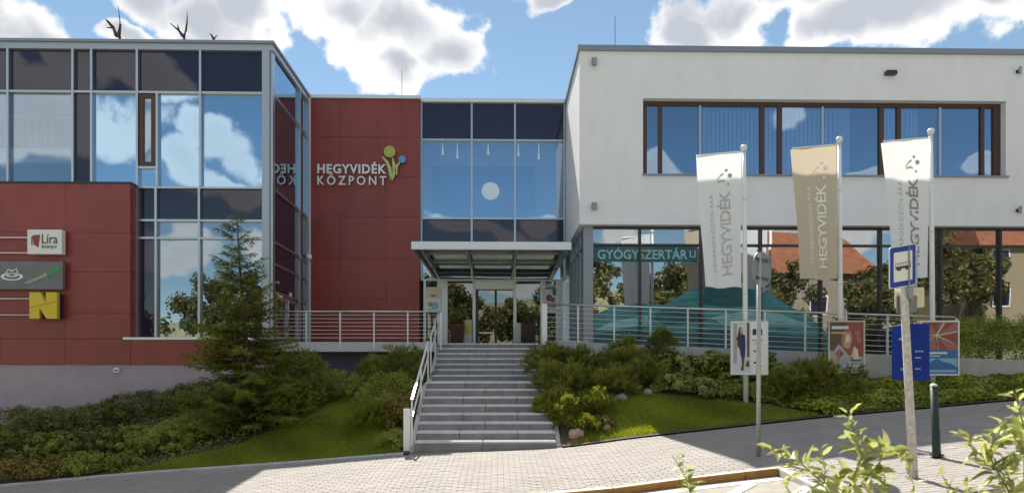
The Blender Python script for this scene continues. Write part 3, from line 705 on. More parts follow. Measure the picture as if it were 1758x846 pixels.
def hand(name, label, y0, z0, y1, z1, h, low, end_plate):
    x = SX0 - .06
    r = empty(name, (x, y0, z0), label, 'railing', 'steel railings round the entrance')
    d = (Vector((x, y1, z1)) - Vector((x, y0, z0)))
    a = Vector((x, y0, z0)); up = Vector((0, 0, 1))
    MB().bar(a + up * h, a + d + up * h, .042, .042).build('handrail', 'light_metal', r)
    MB().bar(a + up * h * .62, a + d + up * h * .62, .03, .03).build('midrail', 'light_metal', r)
    for t in ((.0, .52, 1.0) if low else (0.0, .5, 1.0)):
        p = a + d * t; MB().bar(p + up * -.2, p + up * (h - .026), .03, .06).build('post', 'light_metal', r)
    if end_plate: box('end_post', 'light_metal', r, x - .17, x - .03, y0 - .03, y0 + .015, z0 - .15, z0 + .80)
    return r
hand('stair_handrail', 'lower steel stair handrail with a flat pale end post by the pavement', 13.98, .02, 17.2, 1.36, .98, True, True)
hand('stair_handrail', 'upper steel stair handrail meeting the terrace railing left of the doors', 17.9, 1.50, 20.4, TZ, 1.0, False, False)
# ------------------------------------------------------------------ signs on the building
s = empty('lettered_wall_sign', (X(610, YC), YC, Z(320, YC)), 'raised white letters HEGYVIDÉK KÖZPONT with flower emblem on the red wall', 'sign')
def word(txt, x0, x1, py0, py1, bold):
    """each letter its own raised piece, spread evenly over the given pixels"""
    V, Fs = text_polys(txt, bold, 1.0, 1.12 if bold > .015 else 1.45)
    lo, hi = V.min(0), V.max(0)
    par = list(range(len(V)))
    def fd(i):
        while par[i] != i: par[i] = par[par[i]]; i = par[i]
        return i
    for f in Fs:
        for q in f[1:]: par[fd(q)] = fd(f[0])
    ids = sorted({fd(i) for i in range(len(V))}, key=lambda k: min(V[j][0] for j in range(len(V)) if fd(j) == k))
    groups = []
    for k in ids:                                           # accents join the letter below them
        js = [j for j in range(len(V)) if fd(j) == k]; a, b = V[js, 0].min(), V[js, 0].max()
        if groups and a < groups[-1][1] - .02: groups[-1][0].update(js); groups[-1][1] = max(b, groups[-1][1])
        else: groups.append([set(js), b])
    X0, X1, Z0, Z1 = X(x0, YC), X(x1, YC), Z(py1, YC), Z(py0, YC)
    for js, _ in groups:
        m = MB(); im = {j: i for i, j in enumerate(sorted(js))}
        vv = [(X0 + (V[j][0] - lo[0]) / (hi[0] - lo[0]) * (X1 - X0), YC - .045 - (V[j][2] - lo[2]) / (hi[2] - lo[2]) * .06, Z0 + (V[j][1] - lo[1]) / (hi[1] - lo[1]) * (Z1 - Z0)) for j in sorted(js)]
        m.add(vv, [tuple(im[q] for q in f) for f in Fs if f[0] in js]); m.build('letter', 'letter_white', s)
word('HEGYVIDÉK', 546, 664, 281, 301, .028)
word('KÖZPONT', 546, 664, 301.5, 320.5, .012)
def cz(px, py): return X(px, YC), Z(py, YC)
cx_, cz_ = cz(670, 264); m = MB(); disc(m, cx_, cz_, .19, YC - .16, YC - .06, 24); m.build('flower_head', 'logo_green', s)
cx_, cz_ = cz(691.5, 277); m = MB(); disc(m, cx_, cz_, .12, YC - .16, YC - .06, 20); m.build('flower_head', 'logo_blue', s)
def leafshape(c, w):
    P = [Vector((cz(*p)[0], cz(*p)[1])) for p in c]; L_, R_ = [], []
    for i, p in enumerate(P):
        t = (P[min(i + 1, len(P) - 1)] - P[max(i - 1, 0)]).normalized(); nrm = Vector((-t.y, t.x)); ww = w * math.sin(math.pi * (.12 + .8 * i / (len(P) - 1)))
        L_.append(p + nrm * ww); R_.append(p - nrm * ww)
    m = MB(); n = len(P); vv = [(p.x, YC - .14, p.y) for p in L_ + R_] + [(p.x, YC - .05, p.y) for p in L_ + R_]
    fs = []
    for i in range(n - 1): fs += [(i, i + 1, n + i + 1, n + i), (2 * n + i, 3 * n + i, 3 * n + i + 1, 2 * n + i + 1), (i, 2 * n + i, 2 * n + i + 1, i + 1), (n + i, n + i + 1, 3 * n + i + 1, 3 * n + i)]
    m.add(vv, fs); m.build('stalk', 'logo_leaf', s)
leafshape([(658, 273), (665, 281), (670, 292), (672, 304), (673, 314)], .06)
leafshape([(675, 274), (677, 285), (678, 296), (676, 306), (673, 314)], .055)
leafshape([(688, 281), (682, 288), (681, 297), (682, 304)], .045)

SYN = RY - .16
def lightbox(label, x0, x1, z0, z1, m, th=.16): 
    r = empty('wall_sign', ((x0 + x1) / 2, RY, z0), label, 'sign', 'shop signs on the red wall')
    box('sign_box', m, r, x0, x1, RY - .06 - th, RY - .06, z0, z1, bev=.01)
    for z in (z0 + .12, z1 - .12): MB().tube([((x0 + x1) / 2, RY + .01, z), ((x0 + x1) / 2, RY - .08, z)], .03).build('bracket', 'dark_metal', r)
    return r
def sx(px): return X(px, RY - .22)
def szz(py): return Z(py, RY - .22, 100)
yy = RY - .222
r = lightbox('square white lightbox sign reading Líra könyv, topmost on the red wall', sx(47), sx(106), szz(436), szz(394), 'sign_white')
m = MB(); text_on(m, 'Líra', sx(72), sx(99), szz(418), szz(402), yy, .006, .004); text_on(m, 'könyv', sx(72), sx(98), szz(428), szz(419.5), yy, .006, .004); m.build('lettering', 'ink', r)
m = MB(); m.prism([(sx(56), szz(404)), (sx(69), szz(403)), (sx(66), szz(425)), (sx(58), szz(420))], yy - .006, yy); m.build('emblem', 'sign_red', r)
m = MB()
for q in (407, 412, 417): m.prism([(sx(53.5), szz(q)), (sx(55.5), szz(q - 1)), (sx(56.5), szz(q + 4)), (sx(54), szz(q + 3))], yy - .005, yy)
m.build('emblem_edge', 'ink', r)
m = MB()
for py in (406.5, 433): m.tube([(-19, RY - .1, szz(py)), (sx(47), RY - .1, szz(py))], .022, 8)
m.build('rod', 'steel', r)
r = lightbox('wide grey cafe sign with white coffee cup, between the white and yellow signs', sx(-40), sx(106), szz(496), szz(448), 'sign_grey', .12)
yy2 = RY - .06 - .122
m = MB(); disc(m, sx(19), szz(473), .28, yy2 - .004, yy2, 24, 1.0); o = m
m = MB()
def ring(cx, cz, rx_, rz_, w):
    n = 28; vs = []; 
    for i in range(n):
        a = 2 * math.pi * i / n
        for k in (1, 1 - w): vs += [(cx + rx_ * k * math.cos(a), yy2 - .006, cz + rz_ * k * math.sin(a))]
    m.add(vs, [(2 * i, 2 * i + 1, 2 * ((i + 1) % n) + 1, 2 * ((i + 1) % n)) for i in range(n)])
ring(sx(19), szz(474.5), .30, .105, .3); ring(sx(19), szz(472), .16, .05, .5)
m.tube([(sx(8), yy2 - .004, szz(470)), (sx(12), yy2 - .004, szz(463)), (sx(20), yy2 - .004, szz(465)), (sx(27), yy2 - .004, szz(461)), (sx(29), yy2 - .004, szz(468))], .022, 5)
m.build('coffee_cup', 'letter_white', r)
m = MB(); m.prism([(sx(38), szz(486)), (sx(70), szz(472)), (sx(80), szz(466)), (sx(78), szz(474)), (sx(48), szz(486))], yy2 - .005, yy2); m.build('pale_band', 'sign_pale_green', r)
m = MB(); m.prism([(sx(76), szz(465)), (sx(100), szz(456)), (sx(103), szz(464)), (sx(82), szz(473))], yy2 - .007, yy2 - .0055); m.build('green_band', 'sign_dark_green', r)
r = lightbox('yellow lightbox sign with a bold letter N, lowest on the red wall', sx(54), sx(101), szz(546), szz(503), 'sign_navy', .10)
m = MB(); yn = RY - .06 - .10
Nn = [(53, 547), (53, 502), (71, 502), (81, 520), (81, 502), (100, 502), (100, 547), (82, 547), (70, 528), (70, 547)]
m.prism([(sx(a), szz(b)) for a, b in Nn], yn - .12, yn - .002); m.build('letter', 'sign_yellow', r)
m = MB(); m.prism([(sx(53), szz(529)), (sx(100), szz(518)), (sx(100), szz(516.5)), (sx(53), szz(527.5))], yn - .124, yn - .121); m.build('stroke', 'sign_ochre', r)
m = MB()
for py in (512, 540): m.tube([(-19, RY - .1, szz(py)), (sx(53), RY - .1, szz(py))], .022, 8)
m.build('rod', 'steel', r)
# lamps, camera, vent
def spot(px, py, label, r_=.075):
    x, z = at(px, py, YR - .1); o = empty('wall_lamp', (x, YR, z), label, 'lamp', 'wall lamps')
    MB().tube([(x, YR + .01, z), (x, YR - .03, z)], .05, 10).build('mount', 'dark_metal', o)
    MB().tube([(x, YR - .10, z - .10), (x, YR - .12, z + .09)], [r_, r_ * 1.05], 12).build('lamp_body', 'coping_metal', o)
    MB().tube([(x, YR - .03, z), (x, YR - .09, z)], .018, 6).build('arm', 'dark_metal', o)
spot(1020, 106, 'small grey spot lamp near the top left corner of the plaster wall')
spot(1020, 354, 'small grey spot lamp low on the plaster wall above the pharmacy corner')
spot(1751, 121, 'small dark lamp on the plaster wall right of the strip window, upper', .04); spot(1751, 360, 'small dark lamp on the plaster wall right of the strip window, lower', .04)
x, z = at(1527, 127, YR); v = empty('wall_vent', (x, YR, z), 'dark flat vent on the plaster wall above the strip window', 'vent')
box('vent_box', 'dark_metal', v, x - .15, x + .15, YR - .14, YR - .002, z - .06, z + .06, bev=.02); box('vent_slot', 'ink', v, x - .12, x + .12, YR - .146, YR - .1405, z - .03, z - .015)
x, z = at(529, 441, YC - .2); v = empty('security_camera', (x, YC, z), 'white security camera at the corner of the red wall above the side door', 'camera')
MB().ball((x + .03, YC - .2, z), .10, 14, 8).build('dome', 'white_paint', v, smooth=True); MB().tube([(XL + .06, YC - .2, z + .07), (x + .03, YC - .2, z + .08)], .035).build('arm', 'white_paint', v)
x, z = at(200, 635, RY); v = empty('plinth_lamp', (x, RY + .05, z), 'small square white lamp on the grey plinth below the red wall', 'lamp'); box('lamp_body', 'white_paint', v, x - .07, x + .07, RY - .02, RY + .049, z - .06, z + .06, bev=.02); box('lens', 'sign_grey', v, x - .04, x + .04, RY - .024, RY - .0205, z - .03, z + .02)
for px, top in ((690, 120), (1056, 28)):
    yr = 24.2 if px == 690 else 21.0
    x, z = at(px, top, yr); b0 = zC(170) - .1 if px == 690 else zR(80)
    o = empty('lightning_rod', (x, yr, b0), 'thin lightning rod on the %s roof' % ('red block' if px == 690 else 'plaster wing'), 'lightning rod')
    MB().tube([(x, yr, b0 - .3), (x, yr, z)], .014, 5, .008).build('rod', 'dark_metal', o); box('foot', 'dark_metal', o, x - .06, x + .06, yr - .06, yr + .06, b0 - .35, b0 - .2)
for nm, c in (('print_yellow', (.75, .62, .12)), ('print_red', (.30, .075, .065)), ('print_pink', (.36, .15, .15)), ('print_skin', (.55, .36, .22)), ('print_blue', (.03, .16, .42)), ('print_sky', (.25, .48, .65)), ('print_dress', (.015, .025, .14)),
              ('print_hair', (.09, .04, .025)), ('print_brown', (.12, .07, .05)), ('print_grey', (.38, .38, .41)), ('print_pale', (.62, .66, .70)), ('print_green', (.28, .36, .15)), ('print_cream', (.68, .62, .48))): mat(nm, c, .35)
# book display inside the lower left windows
def disp(name, px0, px1, py0, py1, Y, m, label, cat='display'):
    x0, z1 = at(px0, py0, Y); x1, z0 = at(px1, py1, Y); o = empty(name, ((x0 + x1) / 2, Y, 2.45), label, cat)
    mb = MB(); mb.add([(x0, Y - .01, z0), (x1, Y - .01, z0), (x1, Y + .12, z1), (x0, Y + .12, z1), (x0, Y + .02, z0), (x1, Y + .02, z0), (x1, Y + .15, z1), (x0, Y + .15, z1)], [(0, 1, 2, 3), (7, 6, 5, 4), (0, 4, 5, 1), (3, 2, 6, 7), (0, 3, 7, 4), (1, 5, 6, 2)]); mb.build('panel', m, o)
    MB().box(x0 + .05, x0 + .09, Y + .03, Y + .07, 2.452, z0 + .05).build('leg', 'steel', o); MB().box(x1 - .09, x1 - .05, Y + .03, Y + .07, 2.452, z0 + .05).build('leg', 'steel', o); return o
disp('display_board', 292, 340, 545, 577, YL + .35, 'film_pale', 'teal display board inside the lower left shop window')
disp('display_board', 300, 341, 556, 576, YL + .25, 'print_skin', 'orange tinted display board leaning in the lower left shop window')
disp('display_board', 347, 366, 543, 556, YL + .3, 'print_pink', 'small red display card in the shop window left of the spruce')
# posters by the doors, planters
def prints(mb_list, parent): pass
def poster(x0, x1, z0, z1, y, label, blobs, base='sign_white', cat='poster', frame=None, group=None, name='poster', back=None):
    r = empty(name, ((x0 + x1) / 2, y, z0), label, cat, group)
    if frame:
        m = MB(); w = .035
        m.box(x0, x0 + w, y - .03, y + .02, z0, z1); m.box(x1 - w, x1, y - .03, y + .02, z0, z1); m.box(x0 + w, x1 - w, y - .03, y + .02, z0, z0 + w); m.box(x0 + w, x1 - w, y - .03, y + .02, z1 - w, z1)
        m.build('frame', frame, r); x0 += w; x1 -= w; z0 += w; z1 -= w
    box('sheet', base, r, x0, x1, y - .012, y + .012, z0, z1)
    mats = []; mb = MB()
    for k, (mt, pts) in enumerate(blobs):
        if mt not in mats: mats.append(mt)
        mb.mi = mats.index(mt); yk = y - .013 - .0008 * k
        P = [(x0 + a * (x1 - x0), z0 + b * (z1 - z0)) for a, b in pts]
        mb.add([(a, yk, b) for a, b in P], [tuple(range(len(P)))])
    mb.build('print', mats, r, origin=((x0 + x1) / 2, y - .013, z0))
    return r
def R_(a, b, c, d): return [(a, b), (c, b), (c, d), (a, d)]
def E_(cx, cy, rx, ry, n=14, a0=0): return [(cx + rx * math.cos(a0 + 2 * math.pi * i / n), cy + ry * math.sin(a0 + 2 * math.pi * i / n)) for i in range(n)]

x0, z1 = at(731, 493, BAY - .08); x1, z0 = at(757, 535, BAY - .08)
poster(x0, x1, z0, z1, BAY - .10, 'pale paper poster with yellow top on the glass left of the doors', [('print_cream', R_(.02, .55, .98, .98)), ('print_yellow', R_(.25, .72, .8, .78)), ('print_red', R_(.32, .62, .7, .68)), ('print_sky', E_(.6, .25, .25, .16)), ('print_green', E_(.3, .3, .16, .1)), ('print_grey', R_(.1, .08, .5, .12))])
x0, z1 = at(932, 490, BAY - .08); x1, z0 = at(960, 537, BAY - .08)
poster(x0, x1, z0, z1, BAY - .10, 'white paper poster with coloured flowers on the glass right of the doors', [('print_red', E_(.38, .55, .2, .12)), ('print_pink', E_(.6, .48, .16, .1)), ('print_sky', E_(.3, .25, .2, .14)), ('print_blue', E_(.7, .78, .12, .16)), ('ink_grey', R_(.15, .86, .8, .95)), ('print_green', E_(.65, .25, .15, .12))])

def leaf_cloud(pts, nrm, size, ratio=.5, jit=.5, rng=RNG, fold=0.0):
    """diamond leaves at pts facing roughly nrm; arrays for np_mesh"""
    n = len(pts); nn = nrm + rng.normal(0, jit, (n, 3)); nn /= np.linalg.norm(nn, axis=1, keepdims=True) + 1e-9
    r = rng.normal(0, 1, (n, 3)); t = np.cross(nn, r); t /= np.linalg.norm(t, axis=1, keepdims=True) + 1e-9; b = np.cross(nn, t)
    L = (size * rng.uniform(.65, 1.3, n))[:, None]; W = L * ratio
    P = np.stack([pts - t * L * .5, pts + b * W * .5 - t * L * .05, pts + t * L * .5, pts - b * W * .5 - t * L * .05], 1).reshape(-1, 3)
    return P, np.arange(4 * n).reshape(n, 4)
for px, lab in ((785, 'tall dark red planter with a dark bush left of the sliding door'), (907, 'tall dark red planter with a dark bush right of the sliding door')):
    y = BAY - .42; x = X(px, y); o = empty('planter', (x, y, TZ), lab, 'planter', 'dark red planters at the doors')
    m = MB(); m.add([(x - .19, y - .19, TZ), (x + .19, y - .19, TZ), (x + .19, y + .19, TZ), (x - .19, y + .19, TZ), (x - .25, y - .25, TZ + .75), (x + .25, y - .25, TZ + .75), (x + .25, y + .25, TZ + .75), (x - .25, y + .25, TZ + .75)], [(3, 2, 1, 0), (0, 1, 5, 4), (1, 2, 6, 5), (2, 3, 7, 6), (3, 0, 4, 7), (4, 5, 6, 7)])
    m.build('pot', 'planter_red', o)
    bush = empty('potted_bush', (x, y, TZ + .75), 'dark round bush growing in the red planter %s of the sliding door' % ('left' if px < 800 else 'right'), 'plant', 'potted bushes at the doors')
    p = RNG.normal(0, 1, (520, 3)); p /= np.linalg.norm(p, axis=1, keepdims=True); q = p * RNG.uniform(.6, 1, (520, 1)) * np.array([.30, .30, .24]) + np.array([x, y, TZ + .92])
    P_, F_ = leaf_cloud(q, p, .07); np_mesh('foliage', P_, F_, 'leaf_dark', bush, (x, y, TZ + .75), RNG.uniform(0, 1, 520))
for px, w, py0, lab, mt in ((802, .30, 549, 'small white and yellow notice stand left of the sliding door', 'print_yellow'), (890, .17, 554, 'narrow white notice stand right of the sliding door', 'sign_navy')):
    y = BAY - .3; x = X(px, y); o = empty('notice_stand', (x, y, TZ), lab, 'sign', 'notice stands at the doors'); zt = Z(py0, y)
    box('board', 'sign_white', o, x - w / 2, x + w / 2, y - .02, y + .02, TZ + .03, zt); box('print', mt, o, x - w / 2 + .02, x + w / 2 - .02, y - .024, y - .0205, TZ + .08 if px > 850 else TZ + .45, TZ + .16 if px > 850 else zt - .05); box('foot', 'steel', o, x - w / 2, x + w / 2, y - .1, y + .1, TZ, TZ + .028)

# ------------------------------------------------------------------ flagpoles, flags and their poster boards
def flag_warp(x0, y0, x1, z0, z1, seed):
    """hanging cloth: soft vertical folds, swung a little at the free edge"""
    def f(x, y, z):
        u = (x1 - x) / (x1 - x0); v = (z1 - z) / (z1 - z0)
        dy = .05 * math.sin(5.2 * u + seed + 1.4 * v) * u + .035 * math.sin(9 * u + 2.2 * v + seed * 2) * (.3 + v)
        xs = x + u * v * .20 * (x1 - x0) * (1 - .25 * v) - (u * .03 * math.sin(4 * v + seed))
        return (xs, y0 + (y - y0) + dy - .10 * u * v, z - u * .09 * (1 - v) + .02 * math.sin(7 * u + seed) * v)
    return f
def flagpole(px, py_top, Y, base_z, tilt, idx):
    x, zt = at(px, py_top, Y); o = empty('flagpole', (x, Y, base_z), ['white flagpole with pale flag and woman poster board', 'white flagpole with the beige flag', 'white flagpole behind the bus stop sign'][idx], 'flagpole', 'white flagpoles in the ivy bed')
    xb = x + tilt
    MB().tube([(xb, Y, base_z - .2), (xb - tilt * .5, Y, (base_z + zt) / 2), (x, Y, zt - .1)], [.058, .052, .042], 12).build('pole', 'white_paint', o, smooth=True)
    MB().ball((x, Y, zt - .04), .075, 12, 8, .8).build('finial', 'white_paint', o, smooth=True)
    MB().tube([(x, Y, zt - .12), (x, Y, zt - .06)], .06, 12).build('cap', 'light_metal', o)
    for z in (zt - 1.2, zt - 2.3, zt - 3.3): MB().tube([(x + tilt * .4 - .005, Y, z), (x + tilt * .4 - .005, Y, z + .02)], .054, 12).build('clamp', 'steel', o)
    return x, zt
def flag(x0, x1, z0, z1, Y, cloth, ink1, ink2, seed, label, small):
    wf = flag_warp(x0, Y, x1, z0, z1, seed); o = empty('flag', (x1, Y, z1), label, 'flag', 'tall banner flags'); nu, nv = 22, 44; m = MB()
    vs = [wf(x0 + (x1 - x0) * i / nu, Y, z0 + (z1 - z0) * j / nv) for j in range(nv + 1) for i in range(nu + 1)]
    m.add(vs, [(j * (nu + 1) + i, j * (nu + 1) + i + 1, (j + 1) * (nu + 1) + i + 1, (j + 1) * (nu + 1) + i) for j in range(nv) for i in range(nu)])
    m.build('cloth', cloth, o, smooth=True)
    W, H = x1 - x0, z1 - z0
    MB().tube([(x1 + .07, Y + .05, z1 + .03), (x1, Y, z1 + .022), (x0, Y, z1 - .07)], .014, 6).build('arm', 'light_metal', o)
    t = MB(); text_on(t, 'HEGYVIDÉK', x0 + W * .42, x0 + W * .74, z0 + H * .09, z0 + H * .72, Y - .008, .002, .012, .92, True, wf); t.build('lettering', ink1, o)
    t = MB(); text_on(t, small, x0 + W * .23, x0 + W * .34, z0 + H * .12, z0 + H * .70, Y - .008, .002, .0, 1.15, True, wf); t.build('small_lettering', ink2, o)
    t = MB()
    for cx, cz_, r_ in ((.74, .835, .055), (.66, .875, .035), (.70, .77, .03)):
        P = [wf(x0 + W * cx + r_ * W * math.cos(a) * 1.0, Y - .010, z0 + H * cz_ + r_ * W * math.sin(a)) for a in [2 * math.pi * i / 12 for i in range(12)]]; t.add(P, [tuple(range(11, -1, -1))])
    for c in ([(.44, .80), (.52, .835), (.60, .85)], [(.46, .79), (.56, .80), (.62, .79)]):
        for a, b in zip(c[:-1], c[1:]):
            P = [wf(x0 + W * q[0], Y - .010, z0 + H * (q[1] + d)) for q, d in ((a, .008), (b, .008), (b, -.006), (a, -.006))]; t.add(P, [(0, 1, 2, 3)])
    t.build('emblem', ink2, o)['kind'] = 'stuff'
FP = [(1277, 250, 15.0, .05), (1441, 236, 15.15, .035), (1598, 222, 15.0, .05)]
fl = [(1195, 1273, 494, 262), (1360, 1436, 480, 250), (1516, 1594, 476, 238)]
for i, (px, pt, Y, tl) in enumerate(FP):
    bz = terr(X(px, Y), Y); x, zt = flagpole(px, pt, Y, bz, tl, i)
    a, b, p0, p1 = fl[i]
    x0, x1 = X(a, Y - .06), X(b, Y - .06); z0, z1 = Z(p0, Y - .06, px), Z(p1, Y - .06, px)
    flag(x0, x1, z0, z1, Y - .06, ('flag_white', 'flag_beige', 'flag_white')[i], ('flag_ink_light', 'flag_ink_pale', 'flag_ink')[i], ('flag_ink_light', 'flag_ink_pale', 'flag_ink_light')[i], (.3, 1.7, 2.6)[i],
         ('white banner flag with pale grey lettering, hanging left of the beige one', 'beige banner flag with white lettering', 'white banner flag with dark brown lettering, above the bus stop sign')[i], 'FŐVÁROSKÖZÖN ÁRA')
Yb = 14.88
x0, z1 = at(1254, 551, Yb); x1, z0 = at(1318, 643, Yb)
woman = [('print_pale', R_(0, 0, .52, 1)), ('print_grey', R_(.04, .2, .14, .98)), ('print_pale', R_(.14, .1, .5, .98)), ('print_brown', R_(.43, .32, .50, 1)), ('print_brown', [(.38, .16), (.40, .13), (.50, .13), (.50, .22), (.46, .27)]),
         ('print_hair', E_(.245, .84, .065, .075)), ('print_hair', [(.19, .86), (.13, .66), (.20, .62), (.25, .8)]), ('print_skin', E_(.268, .855, .042, .052)), ('print_skin', [(.245, .79), (.29, .79), (.295, .76), (.24, .76)]),
         ('print_dress', [(.17, .75), (.23, .775), (.31, .775), (.375, .75), (.385, .55), (.37, .31), (.26, .31), (.20, .52)]), ('print_hair', [(.18, .77), (.11, .68), (.14, .5), (.20, .52), (.21, .7)]), ('print_skin', [(.10, .66), (.14, .66), (.16, .50), (.12, .50)]),
         ('print_brown', [(.27, .31), (.36, .31), (.33, .12), (.28, .12)]), ('ink', [(.24, .06), (.33, .06), (.335, .14), (.28, .14)]), ('sign_white', R_(.53, 0, 1, 1)),
         ('print_dress', R_(.59, .755, .875, .875)), ('ink', R_(.62, .42, .69, .455)), ('ink', R_(.62, .19, .69, .225)), ('ink_grey', R_(.8, .37, .87, .385)), ('ink_grey', R_(.8, .13, .87, .15)), ('print_grey', R_(.57, .64, .9, .665)), ('print_grey', R_(.62, .575, .86, .59))]
poster(x0, x1, z0, z1, Yb, 'white poster board showing a dark haired woman in blue dress, on the left flagpole', woman, frame='light_metal', name='poster_board', group='poster boards on the flagpoles')
x0, z1 = at(1421, 550, Yb + .15); x1, z0 = at(1484, 640, Yb + .15)
city = [('print_brown', R_(0, 0, 1, 1)), ('print_grey', R_(0, .0, 1, .42)), ('print_red', [(.38, .35), (.38, .78), (.52, 1), (1, 1), (1, .3)]), ('print_pink', [(.34, .48), (.36, .8), (.62, .84), (.7, .66), (.6, .45)]), ('print_skin', [(.42, .52), (.46, .76), (.62, .8), (.66, .62), (.56, .46)]), ('print_cream', [(.47, .58), (.50, .72), (.58, .74), (.60, .62)]),
        ('print_pink', [(.74, .82), (.86, .84), (.96, .6), (.84, .58)]), ('print_skin', [(.62, .3), (.72, .52), (.84, .45), (.88, .26)]), ('print_cream', [(.68, .26), (.74, .5), (.84, .42), (.86, .24)]), ('print_pale', R_(.06, .86, .56, .92)), ('print_skin', R_(.04, .765, .5, .8)),
        ('print_brown', R_(.04, .55, .3, .74)), ('print_grey', [(.1, .4), (.26, .56), (.45, .42), (.62, .28), (.3, .2)]), ('print_skin', [(.02, .2), (.16, .38), (.24, .3), (.14, .12)]), ('print_pink', [(.14, .36), (.3, .47), (.4, .36), (.28, .24)]), ('print_brown', R_(.3, .33, .4, .39)), ('print_brown', R_(.66, .215, .94, .24)), ('print_pale', R_(.4, .09, .95, .13)), ('print_pale', R_(.45, .03, .95, .05))]
poster(x0, x1, z0, z1, Yb + .15, 'silver framed poster board with red and pale city picture, on the beige flag pole', city, base='print_grey', frame='aluminium', name='poster_board', group='poster boards on the flagpoles')
x0, z1 = at(1579, 550, Yb); x1, z0 = at(1646, 644, Yb)
ray = [('print_pink', R_(0, .46, 1, 1)), ('print_red', [(0, .5), (.3, .78), (0, .86)]), ('print_red', [(.5, .46), (.46, .7), (.75, .46)]), ('print_red', [(1, .56), (.5, .74), (1, .8)]), ('print_red', [(.5, 1), (.42, .78), (.2, 1)]), ('print_red', [(.95, 1), (.5, .78), (.7, 1)])]
for k in range(7):
    a = k * 2 * math.pi / 7 + .3; c = (.40, .74); dx, dy = math.cos(a) * .62, math.sin(a) * .27
    e = (min(max(c[0] + dx, 0), 1), min(max(c[1] + dy, .46), 1)); ray.append(('print_cream', [(c[0] - dy * .05, c[1] + .008), (c[0] + dy * .05, c[1] - .008), (e[0] + .012, e[1] - .008), (e[0] - .012, e[1] + .008)]))
ray += [('print_blue', R_(0, 0, 1, .46)), ('print_sky', R_(.02, .12, .98, .30)), ('print_blue', [(0, .12), (.25, .24), (.42, .3), (.6, .23), (.8, .2), (1, .12)]), ('print_sky', R_(.05, .03, .95, .08)), ('sign_white', R_(.06, .385, .7, .42)), ('print_pale', R_(.06, .335, .5, .355))]
poster(x0, x1, z0, z1, Yb, 'poster board with red ray pattern over blue mountain picture, on the right flagpole', ray, frame='light_metal', name='poster_board', group='poster boards on the flagpoles')

# ------------------------------------------------------------------ bus stop, bollard, round sign
Y = 8.7; bx_, _ = at(1568, 800, Y); tx, tz_ = at(1551, 490, Y); gz = zp(bx_, 10) + .0
def lean(t): return Vector((bx_ + (tx - bx_) * t, Y, gz + (tz_ - gz) * t))
bs = empty('bus_stop_sign', (bx_, Y, gz), 'blue and white bus stop sign on a rusty white post by the kerb', 'street sign')
MB().tube([lean(-.12), lean(.5), lean(1.0), lean(1.17)], [.054, .050, .047, .045], 14).build('post', 'rust_pole', bs, smooth=True)
def plate(name, c, w, h, ang, m, th=.02, rnd=.04, parent=None, shear=0.0):
    """rounded plate facing -y turned by ang about z, around centre c; returns the object and its placing function"""
    P = []
    for sx_, sy_, a0 in ((1, 1, 0), (-1, 1, 90), (-1, -1, 180), (1, -1, 270)):
        for k in range(5): a = math.radians(a0 + k * 22.5); P.append((sx_ * (w / 2 - rnd) + rnd * math.cos(a), sy_ * (h / 2 - rnd) + rnd * math.sin(a)))
    ca, sa = math.cos(ang), math.sin(ang)
    def pl(u, d, v): return (c[0] + u * ca + d * sa, c[1] + u * sa - d * ca, c[2] + v + u * shear)
    n = len(P); mm = MB(); mm.add([pl(u, th / 2, v) for u, v in P] + [pl(u, -th / 2, v) for u, v in P], [tuple(range(n)), tuple(range(2 * n - 1, n - 1, -1))] + [(i, n + i, n + (i + 1) % n, (i + 1) % n) for i in range(n)])
    return mm.build(name, m, parent), pl
cx0, cz0 = at(1549.5, 457, Y - .075); c = Vector((cx0, Y - .075, cz0))
ANG = math.radians(8); SH = .17
p, pl = plate('sign_plate', c, .385, .53, ANG, 'sign_white', .012, .03, bs, SH)
o_, pl1 = plate('blue_panel', c, .365, .51, ANG, 'sign_blue', .016, .02, p, SH)
o_, pl2 = plate('white_panel', c, .265, .375, ANG, 'sign_white', .02, .006, p, SH)
m = MB()
def q(a, b, c_, d, dd=.0115): m.add([pl2(u, dd, v) for u, v in ((a, b), (c_, b), (c_, d), (a, d))], [(0, 1, 2, 3)])
q(-.11, -.028, .11, .004); q(-.11, .004, -.104, .046); q(.104, .004, .11, .046); q(-.11, .041, .11, .048)
for k in range(1, 6): q(-.11 + k * .037 - .003, .004, -.11 + k * .037 + .003, .046)
for u in (-.075, -.045, .05, .08): m.add([pl2(u + .017 * math.cos(a), .0125, -.036 + .017 * math.sin(a)) for a in [2 * math.pi * i / 12 for i in range(12)]], [tuple(range(12))])
m.build('bus_symbol', 'ink', p)
p2x, p2z = at(1566, 473, Y + .12)
p3, plb = plate('back_plate', (p2x, Y + .10, p2z), .50, .66, math.radians(48), 'ink_grey', .014, .03, bs, -.05); tag(p3, 'dark back of a second sign')
p4, _ = plate('lower_plate', (at(1562, 511, Y + .08)[0], Y + .09, at(1562, 511, Y + .08)[1]), .40, .26, .05, 'print_cream', .014, .02, bs, .05)
p5, _ = plate('lower_plate', (at(1557, 524, Y + .08)[0], Y + .085, at(1557, 522, Y + .08)[1]), .28, .22, .05, 'sign_plate_back', .014, .02, bs, .05)
